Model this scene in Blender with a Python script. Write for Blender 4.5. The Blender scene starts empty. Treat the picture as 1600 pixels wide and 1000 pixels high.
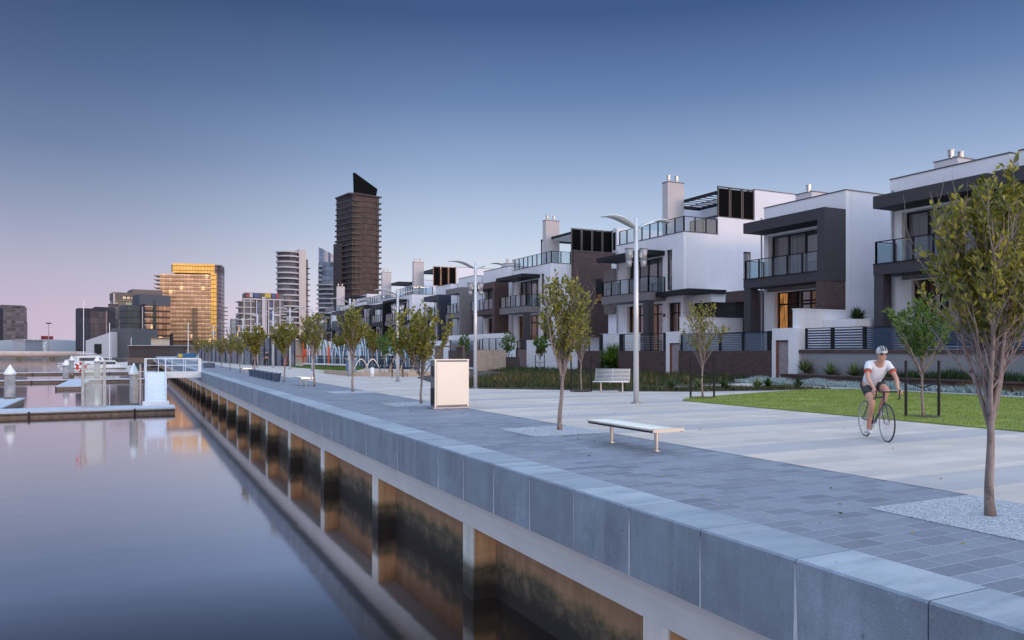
import bpy, bmesh, math, random
from mathutils import Vector, Matrix
PI=math.pi; R=math.radians
sc=bpy.context.scene
col=sc.collection
# ---------------------------------------------------------------- camera
cam=bpy.data.cameras.new('camera'); camo=bpy.data.objects.new('camera',cam); col.objects.link(camo)
cam.lens=27; cam.sensor_width=36; cam.shift_y=0.03; cam.clip_start=0.1; cam.clip_end=6000
YAW=R(26.22)
camo.location=(0,0,1.7); camo.rotation_euler=(R(90),0,-YAW)
sc.camera=camo
sc.view_settings.view_transform='Standard'; sc.view_settings.look='None'
sc.view_settings.exposure=0.0; sc.view_settings.gamma=1
# ---------------------------------------------------------------- sky
w=bpy.data.worlds.new('World'); sc.world=w; w.use_nodes=True
nt=w.node_tree; nt.nodes.clear()
def N(t,**k):
    n=nt.nodes.new(t)
    for a,b in k.items(): setattr(n,a,b)
    return n
def lin(r,g,b):
    f=lambda c:(c/255/12.92) if c/255<=.04045 else ((c/255+.055)/1.055)**2.4
    return (f(r),f(g),f(b),1)
tc=N('ShaderNodeTexCoord'); sx=N('ShaderNodeSeparateXYZ'); nt.links.new(tc.outputs['Generated'],sx.inputs[0])
def ramp(stops):
    r=N('ShaderNodeValToRGB'); e=r.color_ramp.elements
    while len(e)>1: e.remove(e[-1])
    e[0].position=stops[0][0]; e[0].color=stops[0][1]
    for p,c in stops[1:]:
        q=e.new(p); q.color=c
    nt.links.new(sx.outputs['Z'],r.inputs[0]); return r
K=0.6
def sc_(c,k): return (c[0]*k,c[1]*k,c[2]*k,1)
rightside=ramp([(0,lin(238,228,238)),(.035,lin(233,228,240)),(.09,lin(214,221,238)),(.16,lin(180,198,226)),(.23,lin(144,166,203)),(.31,lin(98,126,172)),(.40,lin(56,84,132)),(.47,lin(54,80,130)),(.60,(.85,1.16,1.60,1)),(1,(1.2,1.55,2.05,1))])
leftside=ramp([(0,lin(204,186,208)),(.04,lin(196,180,206)),(.09,lin(176,172,200)),(.16,lin(140,150,182)),(.23,lin(102,121,160)),(.31,lin(74,94,137)),(.40,lin(42,64,106)),(.47,lin(42,62,106)),(.60,(.85,1.16,1.60,1)),(1,(1.2,1.55,2.05,1))])
back=ramp([(0,(2.1,1.4,1.1,1)),(.08,(2.0,1.4,1.2,1)),(.2,(1.4,1.25,1.3,1)),(.4,(1.1,1.3,1.6,1)),(.7,(1.15,1.45,1.9,1)),(1,(1.2,1.55,2.05,1))])
def dotn(v,lo,hi):
    d=N('ShaderNodeVectorMath',operation='DOT_PRODUCT'); nt.links.new(tc.outputs['Generated'],d.inputs[0]); d.inputs[1].default_value=v
    m=N('ShaderNodeMapRange',interpolation_type='SMOOTHSTEP'); nt.links.new(d.outputs['Value'],m.inputs[0])
    m.inputs[1].default_value=lo; m.inputs[2].default_value=hi; return m
mr=dotn((math.cos(YAW),-math.sin(YAW),0),-.56,-.02)
mb=dotn((.25,-.97,0),-.25,.75)
mx=N('ShaderNodeMix',data_type='RGBA'); nt.links.new(mr.outputs[0],mx.inputs[0]); nt.links.new(leftside.outputs[0],mx.inputs[6]); nt.links.new(rightside.outputs[0],mx.inputs[7])
mx2=N('ShaderNodeMix',data_type='RGBA'); nt.links.new(mb.outputs[0],mx2.inputs[0]); nt.links.new(mx.outputs[2],mx2.inputs[6]); nt.links.new(back.outputs[0],mx2.inputs[7])
SUN_EL=5; SUN_AZ=R(166)   # clockwise from +Y : behind the camera
sky=N('ShaderNodeTexSky',sky_type='NISHITA'); sky.sun_disc=False; sky.sun_elevation=R(SUN_EL); sky.sun_rotation=SUN_AZ; sky.air_density=1.2; sky.dust_density=1.5
bg1=N('ShaderNodeBackground'); bg1.inputs[1].default_value=1.0; nt.links.new(mx2.outputs[2],bg1.inputs[0])
bg2=N('ShaderNodeBackground'); bg2.inputs[1].default_value=0.012; nt.links.new(sky.outputs[0],bg2.inputs[0])
ad=N('ShaderNodeAddShader'); nt.links.new(bg1.outputs[0],ad.inputs[0]); nt.links.new(bg2.outputs[0],ad.inputs[1])
wo=N('ShaderNodeOutputWorld'); nt.links.new(ad.outputs[0],wo.inputs[0])
# ---------------------------------------------------------------- sun
sl=bpy.data.lights.new('sun','SUN'); sl.energy=1.0; sl.angle=R(12); sl.color=(1,.72,.56)
so=bpy.data.objects.new('sun',sl); col.objects.link(so)
d=Vector((math.sin(SUN_AZ)*math.cos(R(SUN_EL)),math.cos(SUN_AZ)*math.cos(R(SUN_EL)),math.sin(R(SUN_EL))))
so.rotation_euler=d.to_track_quat('Z','Y').to_euler()
# ================================================================ materials
MAT={}
class NT:
    def __init__(s,name):
        s.m=bpy.data.materials.new(name); s.m.use_nodes=True; s.t=s.m.node_tree; s.t.nodes.clear()
        s.out=s.n('ShaderNodeOutputMaterial'); s.b=s.n('ShaderNodeBsdfPrincipled'); s.l(s.b.outputs[0],s.out.inputs[0])
        s.g=None; MAT[name]=s.m
    def n(s,t,**k):
        x=s.t.nodes.new(t)
        for a,b in k.items(): setattr(x,a,b)
        return x
    def l(s,a,b): s.t.links.new(a,b)
    def pos(s,scale=(1,1,1),loc=(0,0,0)):
        if not s.g: s.g=s.n('ShaderNodeNewGeometry')
        m=s.n('ShaderNodeMapping'); m.inputs['Scale'].default_value=scale; m.inputs['Location'].default_value=loc
        s.l(s.g.outputs['Position'],m.inputs[0]); return m.outputs[0]
    def noise(s,scale,detail=4,vec=None,rough=.55,dist=0):
        x=s.n('ShaderNodeTexNoise'); x.inputs['Scale'].default_value=scale; x.inputs['Detail'].default_value=detail; x.inputs['Roughness'].default_value=rough; x.inputs['Distortion'].default_value=dist
        s.l(vec if vec is not None else s.pos(),x.inputs[0]); return x.outputs[0]
    def rng(s,v,a,b,c,d,smooth=False):
        x=s.n('ShaderNodeMapRange'); 
        if smooth: x.interpolation_type='SMOOTHSTEP'
        s.l(v,x.inputs[0])
        for i,q in enumerate((a,b,c,d)): x.inputs[i+1].default_value=q
        return x.outputs[0]
    def mix(s,f,a,b,bt='MIX'):
        x=s.n('ShaderNodeMix',data_type='RGBA',blend_type=bt)
        for i,q in ((0,f),(6,a),(7,b)):
            if isinstance(q,(int,float)): x.inputs[i].default_value=q
            elif isinstance(q,tuple): x.inputs[i].default_value=q if len(q)==4 else q+(1,)
            else: s.l(q,x.inputs[i])
        return x.outputs[2]
    def math(s,op,a,b=0):
        x=s.n('ShaderNodeMath',operation=op)
        for i,q in enumerate((a,b)):
            if isinstance(q,(int,float)): x.inputs[i].default_value=q
            else: s.l(q,x.inputs[i])
        return x.outputs[0]
    def base(s,c):
        if isinstance(c,tuple): s.b.inputs['Base Color'].default_value=c if len(c)==4 else c+(1,)
        else: s.l(c,s.b.inputs['Base Color'])
    def set(s,rough=None,metal=None,spec=None):
        if rough is not None:
            if isinstance(rough,(int,float)): s.b.inputs['Roughness'].default_value=rough
            else: s.l(rough,s.b.inputs['Roughness'])
        if metal is not None: s.b.inputs['Metallic'].default_value=metal
        if spec is not None: s.b.inputs['Specular IOR Level'].default_value=spec
    def bump(s,h,st=.3,dist=.01):
        x=s.n('ShaderNodeBump'); x.inputs['Strength'].default_value=st; x.inputs['Distance'].default_value=dist
        s.l(h,x.inputs['Height']); s.l(x.outputs[0],s.b.inputs['Normal'])
def mul(c,k): return (c[0]*k,c[1]*k,c[2]*k)
def plain(name,c,rough=.6,metal=0,var=.15,scale=3,bump=.0,bs=60,spec=None):
    s=NT(name); v=s.noise(scale,5)
    s.base(s.mix(s.rng(v,.3,.7,0,1),mul(c,1-var),mul(c,1+var)))
    s.set(rough,metal,spec)
    if bump: s.bump(s.noise(bs,3),bump,.01)
    return s.m
def render_wall(name,c,joints=False):
    s=NT(name); v=s.noise(.45,4); st=s.noise(1,4,s.pos((2.2,2.2,.16)))
    a=s.mix(s.rng(v,.3,.7,0,1),mul(c,.93),mul(c,1.03)); a=s.mix(s.rng(st,.52,.78,0,.3),a,mul(c,.78))
    if joints:
        sp=s.n('ShaderNodeSeparateXYZ'); s.l(s.pos(),sp.inputs[0])
        z=s.math('FRACT',s.math('DIVIDE',s.math('ADD',sp.outputs[2],.2),1.55)); u=s.math('FRACT',s.math('DIVIDE',s.math('ADD',sp.outputs[0],sp.outputs[1]),2.4))
        j=s.math('MAXIMUM',s.math('LESS_THAN',z,.009),s.math('LESS_THAN',u,.006)); a=s.mix(s.math('MULTIPLY',j,.35),a,mul(c,.5))
    s.base(a); s.set(.75); s.bump(s.noise(90,2),.15,.004); return s.m
WHITE=render_wall('white_render',(.74,.73,.77)); WHITE2=render_wall('white_render_panels',(.68,.67,.72),True)
GREYR=render_wall('grey_render',(.25,.245,.27)); STACK=render_wall('stack_render',(.50,.46,.47))
BROWN=render_wall('brown_cladding',(.045,.039,.048)); TAUPE=plain('taupe_render',(.17,.15,.155),.7,var=.06)
NAVY=plain('navy_cladding',(.025,.03,.05),.5,var=.1); DARK=plain('dark_frame',(.012,.012,.016),.5,var=.2,spec=.25)
BLK=plain('matt_black',(.006,.006,.007),.9,0,.1,3,0,60,.05); CAPM=plain('roof_flashing',(.10,.10,.115),.4,.6)
def brick(name,c1,c2,mortar,bw=.24,bh=.076,bump=.5):
    s=NT(name); sp=s.n('ShaderNodeSeparateXYZ'); s.l(s.pos(),sp.inputs[0])
    cb=s.n('ShaderNodeCombineXYZ'); s.l(s.math('ADD',sp.outputs[0],sp.outputs[1]),cb.inputs[0]); s.l(sp.outputs[2],cb.inputs[1])
    b=s.n('ShaderNodeTexBrick'); s.l(cb.outputs[0],b.inputs[0])
    for k,v in (('Scale',1),('Mortar Size',.006),('Brick Width',bw),('Row Height',bh),('Bias',0),('Mortar Smooth',.3)): b.inputs[k].default_value=v
    b.inputs['Color1'].default_value=c1+(1,); b.inputs['Color2'].default_value=c2+(1,); b.inputs['Mortar'].default_value=mortar+(1,)
    v=s.noise(2,5); s.base(s.mix(s.rng(v,.35,.7,0,.5),b.outputs[0],mul(c1,.6))); s.set(.7)
    s.bump(s.math('ADD',s.math('MULTIPLY',b.outputs['Fac'],-1),s.math('MULTIPLY',s.noise(40,3),.3)),bump,.008); return s.m
BRICK=brick('dark_brick',(.120,.066,.060),(.055,.034,.038),(.03,.025,.028))
WOODB=brick('taupe_boards',(.15,.115,.105),(.12,.095,.09),(.04,.03,.03),3.5,.14)
def glass_dark(name,c,rough=.04,refl=.5):
    s=NT(name); v=s.noise(.9,3); s.base(s.mix(s.rng(v,.4,.62,0,1),c,mul(c,2.2)))
    s.set(rough,0,.9); s.b.inputs['IOR'].default_value=1.55
    s.b.inputs['Coat Weight'].default_value=refl; s.b.inputs['Coat Roughness'].default_value=.02; s.b.inputs['Coat IOR'].default_value=2.0
    s.bump(s.noise(.8,2),.04,.05); return s.m
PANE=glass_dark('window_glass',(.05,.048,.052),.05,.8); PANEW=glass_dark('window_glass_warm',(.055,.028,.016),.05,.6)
def curtain():
    s=NT('curtained_window'); v=s.noise(1,3,s.pos((9,9,.2))); s.base(s.mix(s.rng(v,.3,.7,0,1),(.10,.095,.10),(.19,.18,.19))); s.set(.15,0,.6)
    s.b.inputs['Coat Weight'].default_value=.5; s.b.inputs['Coat Roughness'].default_value=.02; return s.m
CURT=curtain()
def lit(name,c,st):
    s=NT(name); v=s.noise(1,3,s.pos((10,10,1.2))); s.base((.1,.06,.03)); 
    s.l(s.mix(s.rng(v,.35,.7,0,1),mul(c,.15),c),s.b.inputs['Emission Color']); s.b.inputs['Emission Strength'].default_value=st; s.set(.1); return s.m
LITW=lit('lit_warm_interior',(1,.42,.10),.55); GLOWP=lit('warm_glow_pane',(.9,.38,.16),.10)  # the dim glow stands in for sunset reflected in ground-floor panes
def clearglass():
    s=NT('clear_glass'); s.t.nodes.remove(s.b); tr=s.n('ShaderNodeBsdfTransparent'); tr.inputs[0].default_value=(.80,.88,.90,1)
    gl=s.n('ShaderNodeBsdfGlossy'); gl.inputs[1].default_value=.02; gl.inputs[0].default_value=(.9,.95,1,1)
    f=s.n('ShaderNodeLayerWeight'); f.inputs[0].default_value=.5; m=s.n('ShaderNodeMixShader'); s.l(s.math('ADD',.06,s.math('MULTIPLY',s.math('POWER',f.outputs['Facing'],4),.6)),m.inputs[0]); s.l(tr.outputs[0],m.inputs[1]); s.l(gl.outputs[0],m.inputs[2]); s.l(m.outputs[0],s.out.inputs[0]); return s.m
CLEAR=clearglass()
def frosted():
    s=NT('frosted_glass'); s.t.nodes.remove(s.b); tr=s.n('ShaderNodeBsdfTransparent'); tr.inputs[0].default_value=(.95,.97,.95,1)
    gl=s.n('ShaderNodeBsdfDiffuse'); gl.inputs[0].default_value=(.75,.76,.72,1); m=s.n('ShaderNodeMixShader'); m.inputs[0].default_value=.22; s.l(tr.outputs[0],m.inputs[1]); s.l(gl.outputs[0],m.inputs[2]); s.l(m.outputs[0],s.out.inputs[0]); return s.m
FROST=frosted()
SLATB=plain('blue_grey_slats',(.10,.125,.17),.4,.2,.1); SLATN=plain('navy_slats',(.035,.055,.10),.35,.3,.1)
STEEL=plain('galvanised_steel',(.34,.34,.36),.5,.6,.1,6); WPAINT=plain('white_paint',(.72,.73,.76),.35,0,.04)
LAMPP=plain('lamp_pole_paint',(.62,.63,.66),.3,.35,.05); STAIN=plain('brushed_stainless',(.66,.62,.56),.34,.85,.04,1.2)
CREAM=plain('cream_sunset_steel',(.70,.64,.56),.42,.1,.05,.9,.05,8)  # sunset mirrored by the steel front is put into this cream
GREYM=plain('grey_vent_metal',(.16,.165,.19),.45,.4); SHINY=plain('flue_metal',(.6,.58,.55),.25,.9)
def stone(name,c,joints=False,drip=True):
    s=NT(name); v=s.noise(1.1,5); sp_=s.noise(110,2); a=s.mix(s.rng(v,.32,.68,0,1),mul(c,.62),mul(c,1.28)); vv=s.noise(4.5,6,None,.7); a=s.mix(s.rng(vv,.5,.7,0,.4),a,mul(c,1.55))
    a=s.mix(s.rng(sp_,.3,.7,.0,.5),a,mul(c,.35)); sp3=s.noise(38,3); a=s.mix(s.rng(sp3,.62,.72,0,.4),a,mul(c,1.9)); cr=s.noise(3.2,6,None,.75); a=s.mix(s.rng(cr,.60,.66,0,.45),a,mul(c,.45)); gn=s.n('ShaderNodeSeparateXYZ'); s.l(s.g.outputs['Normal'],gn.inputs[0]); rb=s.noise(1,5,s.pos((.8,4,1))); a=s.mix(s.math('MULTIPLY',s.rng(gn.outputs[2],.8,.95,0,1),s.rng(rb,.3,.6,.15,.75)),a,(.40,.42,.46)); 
    if drip:
        st=s.noise(1,5,s.pos((3,3,.22)),.65); a=s.mix(s.rng(st,.5,.8,0,.45),a,mul(c,1.7)); st2=s.noise(1,4,s.pos((4,5,.5),(7,3,1)),.6); a=s.mix(s.rng(st2,.6,.75,0,.4),a,mul(c,.5))
        n3=s.noise(6,3); a=s.mix(s.rng(n3,.70,.74,0,.6),a,mul(c,.35))
    oi=s.n('ShaderNodeObjectInfo'); a=s.mix(s.rng(oi.outputs['Random'],0,1,0,.45),a,mul(c,.6))
    s.base(a); s.set(s.rng(v,.3,.7,.55,.75)); s.bump(sp_,.22,.004); return s.m
STONE=stone('bluestone_coping',(.215,.262,.335)); 
def joint():
    s=NT('pale_joint_stain'); v=s.noise(5,4,s.pos((3,3,.6))); s.base(s.mix(s.rng(v,.3,.7,0,1),(.27,.29,.34),(.52,.55,.6))); s.set(.7); return s.m
JOINT=joint()
def concwall(name,c,algae_top,amp=.8):
    s=NT(name); sp=s.n('ShaderNodeSeparateXYZ'); s.l(s.pos(),sp.inputs[0])
    st=s.noise(1,5,s.pos((5,5,.35))); a=s.mix(s.rng(st,.3,.7,0,1),mul(c,.72),mul(c,1.12)); gr=s.noise(1,4,s.pos((.6,.6,5))); a=s.mix(s.rng(gr,.5,.7,0,.35),a,mul(c,.6))
    n=s.noise(1.0,7,s.pos((1.1,1.1,1.6)),.72); e=s.math('ADD',sp.outputs[2],s.math('MULTIPLY',s.math('SUBTRACT',n,.5),amp))
    k=s.rng(e,algae_top-.10,algae_top+.10,.92,0); al=s.noise(7,6,None,.7); ac=s.mix(s.rng(al,.4,.62,0,1),(.020,.020,.014),(.075,.068,.045)); gg=s.rng(s.noise(3.2,5),.50,.66,0,.85); ac=s.mix(gg,ac,(.15,.11,.08)); g3=s.rng(s.math('ABSOLUTE',s.math('SUBTRACT',e,algae_top)),0,.16,.75,0); ac=s.mix(g3,ac,(.035,.05,.018))
    a=s.mix(k,a,ac); k2=s.rng(e,-2.32,-2.08,.95,0); a=s.mix(k2,a,(.014,.011,.010))
    s.base(a); s.set(.8); s.bump(s.math('ADD',s.noise(12,5),s.math('MULTIPLY',k,.2)),.35,.015); return s.m
WALLC=concwall('tidal_concrete',(.34,.205,.12),-1.86); PILEC=concwall('pile_concrete',(.56,.34,.18),-1.92,.22)
PILEW=concwall('pile_white_face',(.62,.6,.58),-1.92,.22)
BEAM=plain('white_beam',(.58,.58,.60),.5,0,.08,.8,.1,20)
def pavers():
    s=NT('bluestone_pavers'); b=s.n('ShaderNodeTexBrick'); s.l(s.pos(),b.inputs[0]); b.offset=.37; b.offset_frequency=2
    for k,v in (('Scale',1),('Mortar Size',.006),('Brick Width',.46),('Row Height',.22),('Bias',.0),('Mortar Smooth',.2)): b.inputs[k].default_value=v
    b.inputs['Color1'].default_value=(.125,.135,.175,1); b.inputs['Color2'].default_value=(.225,.245,.305,1); b.inputs['Mortar'].default_value=(.36,.37,.41,1)
    v=s.noise(.7,5); v2=s.noise(60,2); a=s.mix(s.rng(v,.35,.7,0,.5),b.outputs[0],(.26,.27,.31)); a=s.mix(s.rng(v2,.35,.7,0,.35),a,(.08,.085,.1))
    s.base(a); s.set(s.rng(v,.3,.7,.62,.8),0,.3); s.bump(s.math('ADD',s.math('MULTIPLY',b.outputs['Fac'],-.6),s.math('MULTIPLY',v2,.35)),.35,.006); return s.m
PAVERS=pavers()
def lightpave():
    s=NT('pale_paving'); sp=s.n('ShaderNodeSeparateXYZ'); s.l(s.pos(),sp.inputs[0])
    b=s.n('ShaderNodeTexBrick'); s.l(s.pos(),b.inputs[0]); b.offset=.5
    for k,v in (('Scale',1),('Mortar Size',.004),('Brick Width',.8),('Row Height',.4),('Bias',0)): b.inputs[k].default_value=v
    b.inputs['Color1'].default_value=(.52,.425,.375,1); b.inputs['Color2'].default_value=(.62,.52,.46,1); b.inputs['Mortar'].default_value=(.28,.26,.25,1)
    yy=s.math('FRACT',s.math('DIVIDE',s.math('ADD',sp.outputs[1],1.2),3.6)); band=s.math('LESS_THAN',yy,.26)
    xx=s.math('FRACT',s.math('DIVIDE',sp.outputs[1],1.2)); b2=s.math('LESS_THAN',xx,.3)
    v=s.noise(.5,5); a=s.mix(s.math('MULTIPLY',band,.6),b.outputs[0],(.31,.315,.35)); a=s.mix(s.math('MULTIPLY',b2,.3),a,(.32,.32,.35)); a=s.mix(s.rng(v,.4,.7,0,.4),a,(.31,.29,.29)); gum=s.noise(5.5,2); a=s.mix(s.rng(gum,.735,.75,0,.5),a,(.12,.115,.11))
    sp2=s.noise(2.5,5,s.pos((1,3,1)),.7); a=s.mix(s.rng(sp2,.62,.7,0,.35),a,(.30,.29,.3))
    f=s.noise(70,2); a=s.mix(s.rng(f,.35,.7,0,.18),a,(.2,.2,.2)); s.base(a); s.set(.6); s.bump(f,.15,.003); return s.m
LPAVE=lightpave()
def gravel():
    s=NT('white_gravel'); v=s.n('ShaderNodeTexVoronoi'); v.inputs['Scale'].default_value=75; s.l(s.pos(),v.inputs[0])
    sp=s.n('ShaderNodeSeparateColor'); s.l(v.outputs['Color'],sp.inputs[0])
    a=s.mix(sp.outputs[0],(.16,.18,.21),(.58,.60,.66)); s.base(a); s.set(.7); s.bump(s.math('MULTIPLY',v.outputs['Distance'],-1),1,.012); return s.m
GRAVEL=gravel()
ASPH=plain('grey_concrete',(.33,.34,.37),.7,0,.1,1,.1); SAND=plain('sandy_gravel',(.42,.33,.26),.8,0,.15,2,.2,40)
LANDM=plain('far_ground',(.16,.16,.15),.9,0,.3,.1)
MULCH=plain('bark_mulch',(.05,.035,.03),.9,0,.5,20,.8,40)
TIMB=plain('weathered_timber',(.15,.11,.085),.7,0,.35,4,.2,30); DECK=plain('pontoon_deck',(.42,.45,.52),.6,0,.1,2); 
PALET=plain('pale_timber_panel',(.42,.33,.26),.65,0,.15,2,.1,30); GATEW=plain('silvery_gate_boards',(.30,.25,.27),.5,0,.2,5)
REDW=plain('red_timber',(.18,.05,.03),.5,0,.2,4); MAROON=plain('maroon_panel',(.06,.015,.02),.5,0,.2)
def lawnm():
    s=NT('lawn_turf'); v=s.noise(.9,5,s.pos((1,1,1))); v2=s.noise(45,3); a=s.mix(s.rng(v,.35,.68,0,1),(.15,.20,.028),(.30,.33,.06)); a=s.mix(s.rng(v2,.35,.7,0,.5),a,(.045,.08,.012)); s.base(a); s.set(.85); s.bump(v2,.8,.03); return s.m
LAWN=lawnm()
def leafm(name,c1,c2,c3,tr=.35):
    s=NT(name); at=s.n('ShaderNodeAttribute'); at.attribute_name='rnd'; r=s.n('ShaderNodeValToRGB'); e=r.color_ramp.elements
    e[0].position=0; e[0].color=c1+(1,); e[1].position=1; e[1].color=c3+(1,); q=e.new(.55); q.color=c2+(1,); s.l(at.outputs['Fac'],r.inputs[0])
    s.base(r.outputs[0]); s.set(.42,0,.45); t=s.n('ShaderNodeBsdfTranslucent'); s.l(s.mix(1,r.outputs[0],(1.3,1.3,.6),'MULTIPLY'),t.inputs[0]); m=s.n('ShaderNodeMixShader'); m.inputs[0].default_value=tr
    s.l(s.b.outputs[0],m.inputs[1]); s.l(t.outputs[0],m.inputs[2]); s.l(m.outputs[0],s.out.inputs[0]); return s.m
LEAF=leafm('olive_leaves',(.055,.075,.018),(.19,.185,.035),(.44,.36,.06)); LEAFG=leafm('fresh_green_leaves',(.03,.075,.02),(.08,.16,.03),(.17,.25,.05))
LEAFD=leafm('dark_green_leaves',(.012,.03,.012),(.03,.06,.02),(.07,.10,.03),.2); GRASSM=leafm('grass_blades',(.12,.17,.025),(.22,.27,.045),(.38,.38,.09),.3)
HEDGE=leafm('hedge_blades',(.02,.04,.018),(.055,.085,.03),(.13,.09,.045),.25); SILV=leafm('silver_foliage',(.20,.27,.28),(.38,.46,.48),(.55,.62,.64),.1)
YUCM=leafm('spiky_leaves',(.04,.07,.03),(.11,.15,.06),(.28,.30,.15),.15); RUST=leafm('rusty_grass',(.07,.045,.02),(.16,.09,.03),(.25,.19,.06),.2)
def bark():
    s=NT('smooth_bark'); v=s.noise(1,5,s.pos((14,14,3))); a=s.mix(s.rng(v,.3,.7,0,1),(.13,.095,.085),(.33,.26,.24)); v2=s.noise(9,3); a=s.mix(s.rng(v2,.62,.7,0,.7),a,(.06,.045,.04)); s.base(a); s.set(.75); s.bump(v,.4,.01); return s.m
BARK=bark()
def water():
    s=NT('river_water'); s.t.nodes.remove(s.b)
    gl=s.n('ShaderNodeBsdfGlossy'); gl.inputs[1].default_value=.07; gl.inputs[0].default_value=(.97,.91,.91,1)
    df=s.n('ShaderNodeBsdfDiffuse'); df.inputs[0].default_value=(.020,.013,.010,1)
    lw=s.n('ShaderNodeFresnel'); lw.inputs[0].default_value=1.33; k=s.rng(lw.outputs[0],.118,.21,.24,.87)
    m=s.n('ShaderNodeMixShader'); s.l(k,m.inputs[0]); s.l(df.outputs[0],m.inputs[1]); s.l(gl.outputs[0],m.inputs[2]); s.l(m.outputs[0],s.out.inputs[0])
    n1=s.noise(1,3,s.pos((.9,.9,1))); n2=s.noise(1,3,s.pos((5,5,1)))
    b=s.n('ShaderNodeBump'); b.inputs['Strength'].default_value=.055; b.inputs['Distance'].default_value=.05; s.l(s.math('ADD',n1,s.math('MULTIPLY',n2,.12)),b.inputs['Height'])
    s.l(b.outputs[0],gl.inputs['Normal']); return s.m
WATER=water()
SKIN=plain('skin',(.50,.27,.19),.5,0,.06,8); JERS=plain('white_jersey',(.70,.71,.78),.65,0,.08,6,.9,14); BLACK=plain('black_fabric',(.02,.02,.024),.6); REDT=plain('red_trim',(.55,.03,.03),.5)
RUBB=plain('rubber',(.02,.02,.02),.7); GREEN=plain('green_trim',(.03,.22,.10),.5); HELM=plain('helmet_shell',(.55,.57,.6),.3)
BLUEB=plain('blue_bin',(.02,.05,.11),.45,0,.1); BRBL=plain('bright_blue',(.01,.22,.65),.4); ORNG=plain('orange_paint',(.60,.09,.02),.45); YELL=plain('yellow_paint',(.7,.45,.03),.5); REDP=plain('life_ring_red',(.6,.02,.02),.4)
STREETB=plain('sign_blue',(.05,.08,.35),.4)
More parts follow.
